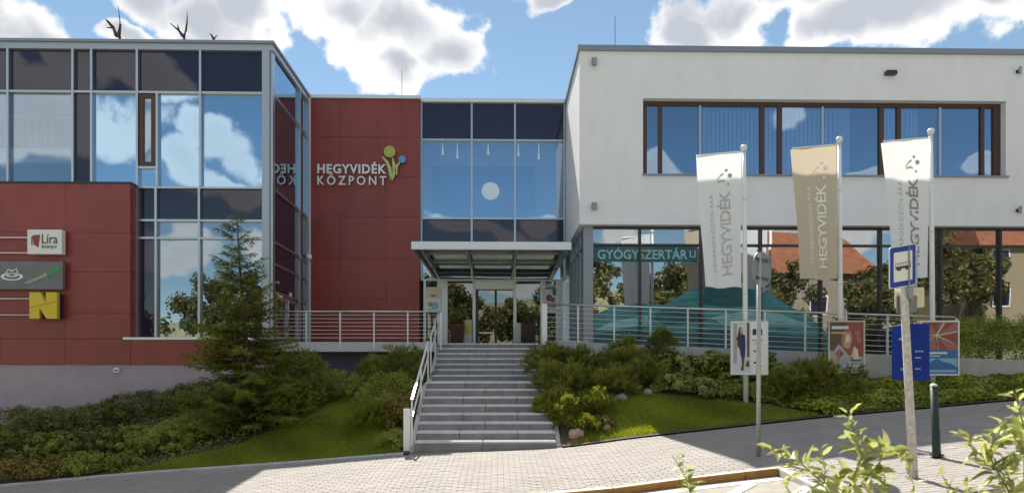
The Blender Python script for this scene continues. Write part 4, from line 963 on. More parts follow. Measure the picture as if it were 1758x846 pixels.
# blue timetable case on the post
tb = empty('timetable_case', (lean(.55).x, Y + .07, Z(655, Y, 1570)), 'deep blue timetable case with faint white lines, fixed to the bus stop post', 'timetable')
xa, zt_ = at(1543, 560, Y + .08); xm, _ = at(1566, 560, Y + .02); xc, zb0 = at(1601, 653, Y + .05); zt2 = at(1600, 555, Y + .05)[1]
m = MB(); y0 = Y + .08
prof = [(xa, y0 + .16), (xm - .02, y0), (xc, y0 + .03), (xc, y0 + .15), (xm, y0 + .20)]
n = len(prof); m.add([(a, b, zb0 + .02 * (i == 0)) for i, (a, b) in enumerate(prof)] + [(a, b, zt2 - .035 * (i == 0)) for i, (a, b) in enumerate(prof)], [tuple(range(n - 1, -1, -1)), tuple(range(n, 2 * n))] + [(i, (i + 1) % n, n + (i + 1) % n, n + i) for i in range(n)])
m.build('case', 'box_blue', tb)
m = MB()
for py, w in ((604, .5), (615, .26), (634, .26)):
    z = at(1585, py, y0)[1]; a = xm + .08; b_ = a + (xc - a - .03) * (w + .2)
    f = lambda x: y0 + .03 * (x - xm + .02) / (xc - xm + .02) - .004
    for k in range(6):
        u0 = a + (b_ - a) * k / 6; u1 = u0 + (b_ - a) / 6 * (.55 if k % 2 else .8); m.add([(u0, f(u0), z), (u1, f(u1), z), (u1, f(u1), z + .02), (u0, f(u0), z + .02)], [(0, 1, 2, 3)])
m.build('print', 'print_sky', tb)
for zz in (zb0 + .15, zt2 - .2): MB().tube([(lean((zz - gz) / (tz_ - gz)).x, Y, zz), (lean((zz - gz) / (tz_ - gz)).x, Y + .14, zz)], .02, 8).build('clamp', 'steel', tb)
# bollard
Y2 = 9.6; x, z = at(1608, 768, Y2); xt, zt = at(1603, 660, Y2); bz = zp(x, max(Y2, 10))
o = empty('bollard', (x, Y2, bz), 'slim dark green bollard with silver cap beside the bus stop post', 'bollard')
MB().tube([(x, Y2, bz - .1), (x, Y2, bz + .05), (xt, Y2, zt - .02)], [.062, .055, .05], 14).build('post', 'bollard_green', o, smooth=True)
MB().ball((xt, Y2, zt - .015), .05, 14, 8, .7).build('cap', 'light_metal', o, smooth=True)
MB().tube([(x, Y2, bz), (x, Y2, bz + .02)], .09, 14).build('foot_ring', 'bollard_green', o)
# round traffic sign seen from behind
Y3 = 10.9; x, _ = at(1302, 785, Y3); bz = zp(x, Y3); xt, zt = at(1303, 432, Y3)
o = empty('round_road_sign', (x, Y3, bz), 'round traffic sign seen edge-on from behind on a plain grey pole', 'street sign')
MB().tube([(x, Y3, bz - .1), (xt, Y3, zt)], .036, 12).build('pole', 'grey_pole', o, smooth=True)
MB().tube([(xt, Y3, zt - .001), (xt, Y3, zt + .02)], .038, 12).build('pole_cap', 'dark_metal', o)
cx1, cz1 = at(1308, 462, Y3 + .05); ang = math.radians(40); cc = Vector((cx1, Y3 + .06, cz1)); nrm = Vector((math.sin(ang), -math.cos(ang), 0)); uu = Vector((math.cos(ang), math.sin(ang), 0)); R = .29
m = MB(); n = 32
m.add([cc + nrm * d + uu * R * math.cos(2 * math.pi * i / n) + Vector((0, 0, R * math.sin(2 * math.pi * i / n))) for d in (.008, -.008) for i in range(n)], [tuple(range(n)), tuple(range(2 * n - 1, n - 1, -1))] + [(i, n + i, n + (i + 1) % n, (i + 1) % n) for i in range(n)])
m.build('disc', 'sign_plate_back', o)
for dz in (.15, -.15): MB().bar(cc + nrm * .02 - uu * .18 + Vector((0, 0, dz)), cc + nrm * .02 + uu * .18 + Vector((0, 0, dz)), .02, .04).build('bracket', 'dark_metal', o)
# ------------------------------------------------------------------ ground, pavement, road
def grid(name, xs, ysf, zf, m, kind='structure', keep=None):
    mb = MB(); nx = len(xs); ny = len(ysf(xs[0])); 
    V = [(x, y, zf(x, y)) for x in xs for y in ysf(x)]
    mb.add(V, [(i * ny + j, (i + 1) * ny + j, (i + 1) * ny + j + 1, i * ny + j + 1) for i in range(nx - 1) for j in range(ny - 1)])
    return tag(mb.build(name, m, smooth=True), kind=kind)
def zground(x, y):
    b = zb(x)
    if y > 13: return b - 1.5
    if y > 3.0: return b - .9
    return b - .50 + min(max(0, -(y + 6)), 60) * .24 + max(0, -(y + 66)) * .03 + (.0 if abs(x) < 90 else 0)
grid('ground', np.concatenate([np.linspace(-900, -100, 9), np.linspace(-90, 90, 73), np.linspace(100, 900, 9)]), lambda x: np.concatenate([np.linspace(-900, -60, 12), np.linspace(-50, 2.9, 14), [3.1, 12.9, 13.1, 40, 100, 400, 900]]), zground, 'ground_earth')
xsr = np.linspace(-45, 45, 121)
road = grid('road', xsr, lambda x: np.linspace(3.0, 10.05, 10), zroad, 'asphalt')
grid('planting_bed', np.unique(np.concatenate([np.linspace(-40, 40, 261), [SX0 - .11, SX0 - .09, SX1 + .09, SX1 + .11]])), lambda x: np.array([YB - .1 + (ywall(x) + .15 - YB + .1) * t for t in np.linspace(0, 1, 22)]),
     lambda x, y: terr(x, y) if (x < SX0 - .1 or x > SX1 + .1) else min(terr(x, y) - .6, -.3 + (y - 13.9) * .2), 'soil')
XP = 4.15                                                  # right of here the pavement widens to the bus stop
def zpav(x, y): return zp(x, y)
pav = grid('pavement', np.linspace(-40, XP, 160), lambda x: np.linspace(YK + .12, YB + .05, 9), lambda x, y: zp(x, y) - .014, 'joint_sand')
pav2 = grid('pavement', np.linspace(XP + .001, 40, 120), lambda x: np.linspace(5.6, YB + .05, 14), lambda x, y: zp(x, y) - .014, 'joint_sand')
pv = []
for j in range(int((YB - .15 - 5.7) / .105)):
    y = YB - .2 - j * .105
    for i in range(260):
        x = -27 + i * .206 + (.103 if j % 2 else 0)
        if x > 16 or (y < YK + .18 and x < XP + .12): continue
        if -12.5 + (13.85 - y) * .3 > x: continue
        if y < 5.8: continue
        pv.append((x, y))
def proj(x, y, z):
    yc = x * ST + y * CT; return 879 + F * (x * CT - y * ST) / yc, 640 - F * (z - EYE) / yc, yc
inview = [(p[0], q) for q in pv for p in [(proj(q[0], q[1], zp(*q)),)] if -10 < p[0][0] < 1400 and p[0][1] < 850]
inview.sort(key=lambda t: t[0][2]); chosen = set(q for _, q in inview[:300])
pm = MB(); pm.box(-.1, .1, -.0495, .0495, -.05, 0, bev=.006); pmesh = None
mass = MB()
for q in pv:
    x, y = q; z = zp(x, y) + random.gauss(0, .0012); sl = (zb(x + .1) - zb(x - .1)) / .2; par = pav if x < XP + .1 else pav2
    if q in chosen:
        if pmesh is None:
            o = pm.build('paver', 'paver', par, (0, 0, 0)); pmesh = o.data
        else: o = link('paver', pmesh, par)
        o.location = Vector((x, y, z)) - WL[par]; o.rotation_euler = (.062, -math.atan(sl), 0)
    else:
        a, b, t = .1, .0495, .005; P = []
        for (u, v, d) in ((-a, -b, -.03), (a, -b, -.03), (a, b, -.03), (-a, b, -.03), (-a, -b, -t), (a, -b, -t), (a, b, -t), (-a, b, -t), (-a + t, -b + t, 0), (a - t, -b + t, 0), (a - t, b - t, 0), (-a + t, b - t, 0)): P.append((x + u, y + v, z + u * sl + v * .062 + d))
        mass.add(P, [(0, 1, 5, 4), (1, 2, 6, 5), (2, 3, 7, 6), (3, 0, 4, 7), (4, 5, 9, 8), (5, 6, 10, 9), (6, 7, 11, 10), (7, 4, 8, 11), (8, 9, 10, 11)])
tag(mass.build('paver_field', 'paver_mass', pav), kind='stuff')
kerb = empty('kerb', (0, YK, zp(0, YK)), None); kerb['kind'] = 'structure'
x = -13.0
while x < XP - .05:
    x1 = min(x + .98, XP + .12); 
    m = MB(); zz = [(zp(x + .006, YK), x + .006), (zp(x1 - .006, YK), x1 - .006)]
    V = []
    for z, xx in zz: V += [(xx, YK, z - .2), (xx, YK, z - .012), (xx, YK + .012, z), (xx, YK + .14, z + .004), (xx, YK + .14, z - .2)]
    m.mi = 0; m.add(V, [(0, 5, 6, 1), (1, 6, 7, 2), (4, 3, 2, 1, 0), (5, 6, 7, 8, 9)]); m.mi = 1; m.add(V, [(2, 7, 8, 3), (3, 8, 9, 4)])
    m.build('kerb_stone', ['kerb_yellow', 'kerb_top'], kerb); x = x1
y = YK - .02
while y > 5.7:
    m = MB(); z0, z1 = zp(XP, y), zp(XP, y - .96); V = []
    for z, yy in ((z0, y), (z1, y - .96)): V += [(XP, yy, z - .25), (XP, yy, z - .012), (XP + .012, yy, z), (XP + .14, yy, z + .004), (XP + .14, yy, z - .2)]
    m.mi = 0; m.add(V, [(1, 6, 5, 0), (2, 7, 6, 1), (0, 1, 2, 3, 4), (9, 8, 7, 6, 5)]); m.mi = 1; m.add(V, [(3, 8, 7, 2), (4, 9, 8, 3)])
    m.build('kerb_stone', ['concrete', 'concrete'], kerb); y -= .98
ed = empty('edging', (-6, YB, zb(-6)), None); ed['kind'] = 'structure'
x = -16.0
while x < SX0 - .3:
    x1 = min(x + .98, SX0 - .2); m = MB(); V = []
    for xx in (x + .005, x1 - .005):
        z = zb(xx) - .005; V += [(xx, YB - .14, z - .1), (xx, YB - .14, z + .03), (xx, YB - .13, z + .04), (xx, YB + .0, z + .045), (xx, YB + .0, z - .1)]
    m.add(V, [(0, 5, 6, 1), (1, 6, 7, 2), (2, 7, 8, 3), (3, 8, 9, 4), (4, 3, 2, 1, 0), (5, 6, 7, 8, 9)]); m.build('edging_stone', 'concrete', ed); x = x1
def strip(name, pts, m, parent, dz):
    """flat sheet on the road along pts (x, y, half width vector)"""
    mb = MB(); V = []
    for (x, y, wx, wy) in pts: V += [(x - wx, y - wy, zroad(x - wx, y - wy) + dz), (x + wx, y + wy, zroad(x + wx, y + wy) + dz)]
    mb.add(V, [(2 * i, 2 * i + 1, 2 * i + 3, 2 * i + 2) for i in range(len(pts) - 1)]); return mb.build(name, m, parent)
strip('gutter', [(x, 9.84, 0, .14) for x in np.linspace(-13, 4.1, 40)], 'concrete', road, .005)
for k in range(-3, 4):
    x0 = 3.62 - (3 - k) * 1.08 + 1.08 * 0; x0 = 3.62 + (k - 2) * 1.08
    if x0 > 4.9: continue
    strip('road_marking', [(x0 - t * .68, 9.66 - t * .73, .062, -.058) for t in np.linspace(0, 3.2, 10)], 'road_paint', road, .010)

# ------------------------------------------------------------------ vegetation
def fib_dome(n, rng, zmin=-.15):
    p = rng.normal(0, 1, (n * 3, 3)); p /= np.linalg.norm(p, axis=1, keepdims=True); p = p[p[:, 2] > zmin][:n]; return p
def stems(o, base, top, w, n=5):
    m = MB()
    for k in range(n):
        a = 2 * math.pi * k / n + random.random(); r = w * random.uniform(.25, .6); h = (top - base[2]) * random.uniform(.5, .8)
        b = Vector(base); m.tube([b + Vector((0, 0, -.08)), b + Vector((r * .4 * math.cos(a), r * .4 * math.sin(a), h * .5)), b + Vector((r * math.cos(a), r * math.sin(a), h))], .018, 5, .006)
    return m.build('stem', 'bark', o, base)
def shrub(name, label, x, y, w, h, d=None, style='leaf', m='leaf_mid', leaf=.06, n=4000, clumps=38, group=None, cat='shrub', z=None, droop=0., seed=None, box_=False, round_=False):
    """clumped foliage on a dome w wide, d deep and h high, standing at (x, y)"""
    rng = np.random.default_rng(seed if seed is not None else abs(hash((round(x * 100), round(y * 100), m))) % 99999)
    z0 = terr(x, y) - .03 if z is None else z; d = d or w * .9
    o = empty(name, (x, y, z0), label, cat, group)
    R = np.array([w / 2, d / 2, h * .80]); C = np.array([x, y, z0 + h * .18])
    if box_:
        cp = rng.uniform(-1, 1, (clumps, 3)); cp[:, 2] = np.abs(cp[:, 2]); ax = rng.integers(0, 3, clumps)
        for k in range(clumps): cp[k, ax[k]] = 1 if ax[k] == 2 else math.copysign(1, cp[k, ax[k]])
        cn = cp / np.linalg.norm(cp, axis=1, keepdims=True)
    else: cp = cn = fib_dome(clumps, rng)
    cp = cp * (rng.uniform(.90, 1.0, (clumps, 1)) if round_ else rng.uniform(.72, 1.0, (clumps, 1))); cc = C + cp * R
    rc = min(w, d, h * 1.5) * rng.uniform(.13, .21, clumps) if not box_ else rng.uniform(.16, .24, clumps)
    if round_: rc = min(w, d, h * 1.5) * rng.uniform(.07, .13, clumps)
    k = rng.integers(0, clumps, n); u = rng.normal(0, 1, (n, 3)); u /= np.linalg.norm(u, axis=1, keepdims=True)
    rad = rng.uniform(.35, 1.0, n) ** .5
    P = cc[k] + u * (rad * rc[k])[:, None] * np.array([1, 1, .8]); out = u * .8 + cn[k] * .6 + np.array([0, 0, .5])
    fill = rng.random(n) < .2; Pi = C + fib_dome(n, rng)[:n] * R * rng.uniform(.5, .85, (n, 1)); P[fill] = Pi[fill]
    ct = rng.uniform(0, .55, clumps)
    keep = P[:, 2] > z0 - .02; P, out, kk = P[keep], out[keep], k[keep]; n = len(P)
    if style == 'leaf':
        V, Fc = leaf_cloud(P, out, leaf, .55, .55, rng); t = np.clip(ct[kk] + rng.uniform(0, .45, n), 0, 1)
    else:                                                    # needle tufts
        nn = 13; dirs = out / np.linalg.norm(out, axis=1, keepdims=True)
        Pn = np.repeat(P, nn, 0); Dn = np.repeat(dirs, nn, 0) + rng.normal(0, .62, (n * nn, 3)); Dn /= np.linalg.norm(Dn, axis=1, keepdims=True)
        Pn = Pn + np.repeat(dirs, nn, 0) * rng.uniform(0, leaf * .9, (n * nn, 1))
        L = leaf * rng.uniform(.7, 1.2, (n * nn, 1)); s = np.cross(Dn, rng.normal(0, 1, (n * nn, 3))); s /= np.linalg.norm(s, axis=1, keepdims=True); s *= leaf * .085
        V = np.stack([Pn - s, Pn + s, Pn + Dn * L], 1).reshape(-1, 3); Fc = np.arange(3 * n * nn).reshape(-1, 3)
        t = np.clip(np.repeat(ct[kk] + rng.uniform(0, .4, n), nn) + rng.uniform(-.08, .15, n * nn), 0, 1)
    np_mesh('foliage', V, Fc, m, o, (x, y, z0), t)
    if not box_: stems(o, (x, y, z0), z0 + h * .9, min(w, d) * .8)
    return o
def sh(px, pytop, Y, wpx, label, name='shrub', h=None, **k):
    x = X(px, Y); s = Y / F; g = terr(x, Y); top = Z(pytop, Y, px); return shrub(name, label, x, Y, wpx * s, max(top - g, .25) if h is None else h, **k)
# left of the spruce
G1, G2, G3 = 'rounded shrubs under the red wall', 'low shrubs along the left pavement', 'pine shrubs beside the stairs'
sh(20, 693, 17.0, 118, 'rounded dark green shrub at the far left under the grey plinth', m='leaf_dark', n=7500, leaf=.05, round_=True, clumps=150, group=G1)
sh(92, 696, 16.9, 112, 'rounded dark green shrub, second from the left under the plinth', m='leaf_dark', n=7500, leaf=.05, round_=True, clumps=150, group=G1)
sh(166, 690, 16.9, 108, 'rounded dark shrub under the plinth just left of the clipped hedge', m='leaf_dark', n=7500, leaf=.05, round_=True, clumps=150, group=G1)
sh(262, 668, 17.6, 190, 'long clipped hedge rising to the right below the grey plinth', name='hedge', cat='hedge', m='leaf_dark', n=14000, leaf=.045, clumps=260, d=1.1, round_=True)
sh(345, 652, 17.9, 130, 'tall clipped hedge at the plinth just left of the spruce', name='hedge', cat='hedge', m='leaf_dark', n=10000, leaf=.045, clumps=200, d=1.1, round_=True)
for px, py, w, mt, lb in ((-25, 735, 120, 'leaf_mid', 'leafy mid green shrub cut by the left edge near the pavement'), (40, 738, 115, 'leaf_dark', 'dark leafy shrub near the pavement at the lower left'), (105, 738, 110, 'leaf_mid', 'loose mid green shrub by the left pavement with lighter top leaves'),
                          (172, 730, 115, 'leaf_dark', 'dark spreading shrub in front of the round ones on the left'), (232, 728, 105, 'leaf_mid', 'mid green shrub left of the bright ground cover')):
    sh(px, py, 15.3, w, lb, m=mt, n=5200, leaf=.07, group=G2, round_=True, clumps=70)
for px, py, w, mt, lb in ((25, 778, 95, 'leaf_brown', 'small brownish shrub at the pavement edge, far left'), (88, 776, 90, 'leaf_brown', 'small reddish brown shrub at the left pavement edge'), (152, 772, 85, 'leaf_bright', 'small bright green clump at the left pavement edge'), (205, 775, 80, 'leaf_mid', 'small green clump where the left lawn begins')):
    sh(px, py, 14.25, w, lb, m=mt, n=2000, leaf=.06, group=G2)
for px, py, Y, w, lb in ((275, 735, 15.4, 90, 'low bright shrub at the lower end of the spreading row left of the spruce'), (325, 716, 16.0, 95, 'low bright shrub in the middle of the spreading row left of the spruce'), (375, 700, 16.6, 90, 'low bright spreading shrub right below the spruce branches')):
    sh(px, py - 6, Y - .25, w + 20, lb, m='leaf_bright', n=7500, leaf=.05, d=1.4, clumps=160, round_=True, group='low bright spreading shrubs left of the spruce')
sh(512, 600, 17.2, 115, 'dark bushy pine merging with the right side of the spruce', style='needle', m='needle_pine', n=1300, leaf=.10)
sh(470, 640, 16.6, 120, 'dark pine shrub under the right side of the spruce', style='needle', m='needle_pine', n=1200, leaf=.10)
# between spruce and stairs
sh(580, 633, 18.0, 125, 'low bright green hedge in front of the terrace base', name='hedge', cat='hedge', m='leaf_bright', n=7500, leaf=.045, clumps=150, d=1.1, round_=True)
sh(600, 655, 17.6, 90, 'small round green shrub below the low bright hedge', m='leaf_mid', n=3600, leaf=.045)
sh(692, 588, 18.0, 90, 'tall grey green pine shrub against the terrace left of the stairs', style='needle', m='needle_pine', n=900, leaf=.10, group=G3)
sh(645, 612, 18.4, 60, 'dark pine shrub behind the others at the terrace edge', style='needle', m='needle_pine', n=600, leaf=.10, group=G3)
sh(668, 632, 16.6, 110, 'broad light green shrub halfway down the bank left of the stairs', m='leaf_bright', n=5200, leaf=.055)
sh(640, 692, 15.4, 80, 'light green bushy pine on the lawn edge left of the stairs', style='needle', m='needle_gold', n=700, leaf=.09, group=G3)
sh(692, 665, 15.4, 70, 'reddish tinged shrub beside the lower stair handrail', m='leaf_brown', n=2600, leaf=.055)
sh(676, 735, 14.35, 62, 'bright yellow green shrub at the foot of the stair railing', m='leaf_bright', n=2600, leaf=.045)
# right of the stairs
for px, py, Y, w, lb in ((942, 594, 17.3, 80, 'dark pine shrub at the right edge of the stairs, near the top'), (962, 622, 16.2, 90, 'mountain pine shrub at the right edge of the stairs, halfway'), (1015, 598, 16.9, 100, 'broad mountain pine shrub below the ramp railing'),
                         (1078, 600, 16.9, 90, 'mountain pine shrub with reddish tips left of the broad leaved bushes'), (1045, 628, 16.0, 90, 'low mountain pine shrub above the two pale rocks'), (955, 668, 15.2, 60, 'dark pine shrub behind the golden one by the stairs'),
                         (1110, 620, 16.2, 70, 'dark pine shrub beside the broad leaved bushes')):
    sh(px, py, Y, w, lb, style='needle', m='needle_pine' if px != 1015 else 'needle_spruce', n=900, leaf=.10, group='mountain pines right of the stairs')
sh(1074, 572, 17.5, 44, 'small upright pine tip before the teal window print, left one', style='needle', m='needle_pine', n=420, leaf=.10, group='small upright pines at the railing')
sh(1138, 562, 17.2, 52, 'small upright pine tip before the teal window print, right one', style='needle', m='needle_spruce', n=420, leaf=.10, group='small upright pines at the railing')
sh(1022, 664, 15.0, 62, 'golden yellow dwarf conifer, the upper right one by the stairs', style='needle', m='needle_gold', n=700, leaf=.075, group='golden dwarf conifers')
sh(972, 678, 14.7, 46, 'golden yellow dwarf conifer close to the stair edge', style='needle', m='needle_gold', n=560, leaf=.075, group='golden dwarf conifers')
sh(1008, 712, 14.4, 50, 'small yellow green dwarf conifer in front, above the pinkish rock', style='needle', m='needle_gold', n=480, leaf=.07, group='golden dwarf conifers')
sh(1028, 720, 14.6, 70, 'brownish low shrub at the lawn corner right of the stairs', m='leaf_brown', n=2200, leaf=.055)
for px, py, Y, w, lb in ((1160, 602, 16.9, 100, 'broad leaved glossy bush below the ramp wall, the left upper one'), (1225, 600, 16.5, 110, 'broad leaved glossy bush left of the woman poster'), (1300, 602, 16.2, 90, 'broad leaved glossy bush behind the round sign pole'),
                         (1158, 640, 15.9, 90, 'broad leaved glossy bush along the lawn, left end'), (1215, 645, 15.6, 90, 'broad leaved glossy bush along the lawn, in the middle'), (1268, 652, 15.45, 80, 'broad leaved glossy bush along the lawn by the left flagpole'), (1325, 640, 15.3, 60, 'broad leaved glossy bush between round sign pole and dark pine')):
    sh(px, py, Y, w, lb, m='leaf_glossy', n=2400, leaf=.13, clumps=34, group='broad leaved bushes along the lawn')
for px, py, lb in ((990, 582, 'pale flowering clump at the wall near the stair top'), (1022, 596, 'pale flowering clump below the first ramp railing posts'), (925, 584, 'pale flowering clump right at the top of the stairs')):
    sh(px, py, 17.5, 34, lb, name='flowering_plant', cat='flowers', m='petal', n=260, leaf=.06, clumps=9, group='pale flowering clumps')
for px, py, Y, w, lb in ((1365, 622, 15.1, 90, 'dark pine shrub right of the round sign pole'), (1425, 612, 15.25, 90, 'dark pine shrub in front of the city picture poster')):
    sh(px, py, Y, w, lb, style='needle', m='needle_pine', n=1100, leaf=.11, group='dark pines in the ivy')
shrub('hedge', 'clipped box hedge behind the retaining wall at the right edge', X(1725, 16.6), 16.6, 2.5, 1.22, d=.8, m='leaf_mid', n=17000, leaf=.05, clumps=160, cat='hedge', z=Z(630, 16.6, 1700), box_=True)
shrub('hedge', 'dark clipped hedge close to the glass behind the ramp end', X(1640, 18.4), 18.4, 3.2, .75, d=.6, m='leaf_dark', n=12000, leaf=.05, clumps=150, cat='hedge', z=Z(606, 18.4, 1700), box_=True)
# rocks
def rock(px, py, Y, r, m, label):
    x, z = at(px, py, Y); z = terr(x, Y); rng = random.Random(px); o = MB().ball((x, Y, z + r * .35), r, 9, 6, .75)
    o.v = [tuple(c + rng.uniform(-.16, .16) * r for c in p) for p in o.v]; tag(o.build('rock', m, None, (x, Y, z)), label, 'rock', 'rocks in the planting bed')
rock(1066, 655, 15.55, .14, 'rock', 'pale rounded rock under the mountain pines, left of its pair'); rock(1112, 652, 15.7, .12, 'rock', 'pale rock beside the broad leaved bushes above the lawn')
rock(990, 748, 14.15, .17, 'rock_pink', 'pinkish brown rock at the pavement corner by the stairs'); rock(1042, 735, 14.35, .10, 'rock_pink', 'small pinkish stone at the lawn corner')
# lawns
def lawn(xs, ys, label, n, seed):
    rng = np.random.default_rng(seed); f = lambda x: float(np.interp(x, xs, ys)); gx = np.linspace(xs[0], xs[-1], 50)
    grid('lawn', gx, lambda x: np.linspace(YB + .02, max(f(x), YB + .05), 12), lambda x, y: terr(x, y) + .012, 'lawn_soil')
    x = rng.uniform(xs[0], xs[-1], n * 3); y = rng.uniform(YB + .03, max(ys), n * 3); ok = y < np.interp(x, xs, ys) + rng.normal(0, .06, n * 3); x, y = x[ok][:n], y[ok][:n]; n = len(x)
    z = np.array([terr(a, b) for a, b in zip(x, y)]) + .008; P = np.stack([x, y, z], 1); a = rng.uniform(0, 2 * np.pi, n); s = np.stack([np.cos(a), np.sin(a), 0 * a], 1) * .006; hh = rng.uniform(.03, .075, n)
    tip = P + np.stack([rng.normal(0, .018, n), rng.normal(0, .018, n), hh], 1); V = np.stack([P - s, P + s, tip], 1).reshape(-1, 3)
    patch = .5 + .3 * np.sin(x * 1.3 + 1) * np.cos(y * 1.9) + .15 * np.sin(x * 4.1 + y * 3.3)
    return tag(np_mesh('grass', V, np.arange(3 * n).reshape(-1, 3), 'grass_blade', None, tuple(P.mean(0)), np.clip(patch + rng.uniform(-.35, .35, n), 0, 1)), label, 'grass', kind='stuff')
lawn([-7.6, -6.6, -5.6, -4.6, -3.9, -3.2, -2.6, -2.0], [13.95, 14.5, 15.1, 16.6, 17.6, 17.3, 15.4, 14.1], 'short green grass on the bank left of the stairs', 42000, 3)
lawn([1.5, 1.9, 2.4, 3.1, 4.0, 5.0, 5.8, 6.6], [14.0, 14.6, 15.4, 15.9, 15.5, 15.1, 14.6, 14.0], 'short green grass on the bank right of the stairs', 30000, 4)
# ivy ground cover
rng = np.random.default_rng(21); n = 52000
x = rng.uniform(4.6, 15.5, n); t = rng.uniform(0.0, 1.0, n); y = np.array([YB + .04 + (ywall(a) - .15 - YB) * b for a, b in zip(x, t)])
lim = np.interp(x, [4.6, 5.2, 6.0, 6.8], [15.6, 15.2, 14.7, 13.8]); ok = y > lim; x, y, t = x[ok], y[ok], t[ok]; n = len(x)
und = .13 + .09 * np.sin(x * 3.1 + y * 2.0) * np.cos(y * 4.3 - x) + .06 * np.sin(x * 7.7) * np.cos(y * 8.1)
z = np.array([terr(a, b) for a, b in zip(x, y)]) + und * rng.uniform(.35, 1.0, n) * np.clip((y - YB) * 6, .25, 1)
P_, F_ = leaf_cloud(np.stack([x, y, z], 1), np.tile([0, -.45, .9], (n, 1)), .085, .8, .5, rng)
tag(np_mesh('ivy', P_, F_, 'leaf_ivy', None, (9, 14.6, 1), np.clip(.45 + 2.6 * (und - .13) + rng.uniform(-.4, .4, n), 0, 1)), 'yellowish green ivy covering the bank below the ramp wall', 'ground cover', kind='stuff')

rng = np.random.default_rng(31); n = 14000
x = rng.uniform(-14.5, -2.0, n); t = rng.uniform(0.01, .97, n); y = np.array([YB + .05 + (ywall(a) - .1 - YB) * b for a, b in zip(x, t)])
lim = np.interp(x, [-14.5, -7.6, -6.6, -5.6, -4.6, -3.9, -3.2, -2.6, -2.0], [13.8, 13.95, 14.5, 15.1, 16.6, 17.6, 17.3, 15.4, 14.1]); ok = y > lim; x, y = x[ok], y[ok]; n = len(x)
und = .10 + .07 * np.sin(x * 2.7 + y * 2.4) * np.cos(y * 3.3 - x) + .05 * np.sin(x * 6.7) * np.cos(y * 7.1)
z = np.array([terr(a, b) for a, b in zip(x, y)]) + und * rng.uniform(.2, 1.0, n)
P_, F_ = leaf_cloud(np.stack([x, y, z], 1), np.tile([0, -.45, .9], (n, 1)), .075, .7, .6, rng)
tag(np_mesh('ground_cover', P_, F_, 'leaf_mid', None, (-8, 16, 0), np.clip(.3 + 2.2 * (und - .10) + rng.uniform(-.35, .35, n), 0, 1)), 'low leafy ground cover between the shrubs on the left bank', 'ground cover', kind='stuff')

# the spruce
def spruce(px, Y, pytop, label):
    x = X(px, Y); g = terr(x, Y) - .05; H = Z(pytop, Y, px) - g; rng = np.random.default_rng(5); o = empty('spruce_tree', (x, Y, g), label, 'tree')
    top = np.array([x - .32, Y, g + H]); base = np.array([x, Y, g])
    def axis(t): return base + (top - base) * t + np.array([.05 * math.sin(5 * t), 0, 0]) * (1 - t)
    MB().tube([tuple(axis(t)) for t in np.linspace(0, 1, 9)], .085, 9, .008).build('trunk', 'bark', o, (x, Y, g), True)
    lim = MB(); VV = []; TT = []; h = .06
    while h < .985:
        wid = 1.95 * (1 - h) ** .9 * (1.0 if h < .5 else (.85 if h < .68 else 1.0)); wid = max(wid, .50 * (1 if h < .9 else (1 - h) * 10)); nb = rng.integers(7, 10) if h < .5 else (rng.integers(6, 9) if h < .75 else rng.integers(4, 6))
        for k in range(nb):
            a = rng.uniform(0, 2 * np.pi); L = max(wid * rng.uniform(.42, 1.2), .1); rise = (.10 if h < .5 else .42) + rng.uniform(-.12, .12)
            d = np.array([math.cos(a), math.sin(a), 0]); c0 = axis(h + rng.uniform(-.012, .012)); npt = 7; pts = []
            for i in range(npt):
                s = i / (npt - 1); pts.append(c0 + d * L * s + np.array([0, 0, L * (rise * s - .30 * (s - .75 * s * s) * (1.3 if h < .6 else .3))]))
            lim.tube([tuple(p) for p in pts], .02 * (1 - h) + .006, 4, .004); side = np.cross(d, [0, 0, 1])
            ntw = max(int(L / .05), 4)
            for q in range(ntw):
                s = .12 + .88 * (q + rng.random()) / ntw; i = min(int(s * (npt - 1)), npt - 2); f = s * (npt - 1) - i; p = pts[i] * (1 - f) + pts[i + 1] * f
                sg = 1 if q % 2 else -1; tl = (.10 + .34 * L * (1 - s) * .8) * rng.uniform(.6, 1.2); td = d * .62 + side * sg * .75 + np.array([0, 0, rng.normal(-.06, .18)]); td /= np.linalg.norm(td)
                m_ = max(int(tl / .009), 10); w_ = rng.random(m_); pp = p + td * (w_ * tl)[:, None] - np.array([0, 0, .12])[None] * (w_ ** 2 * tl)[:, None]
                nd = td * .75 + rng.normal(0, .55, (m_, 3)); nd /= np.linalg.norm(nd, axis=1, keepdims=True); sd = np.cross(nd, rng.normal(0, 1, (m_, 3))); sd /= np.linalg.norm(sd, axis=1, keepdims=True)
                ln = rng.uniform(.055, .10, m_)[:, None]; VV.append(np.stack([pp - sd * .008, pp + sd * .008, pp + nd * ln], 1).reshape(-1, 3))
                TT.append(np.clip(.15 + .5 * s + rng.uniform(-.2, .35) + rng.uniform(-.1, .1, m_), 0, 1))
        h += .028 if h < .7 else .042
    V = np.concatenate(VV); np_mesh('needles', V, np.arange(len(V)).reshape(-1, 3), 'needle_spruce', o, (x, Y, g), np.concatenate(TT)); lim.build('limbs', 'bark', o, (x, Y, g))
spruce(430, 16.2, 366, 'spruce tree with sparse dark top and broad lower branches before the left windows')
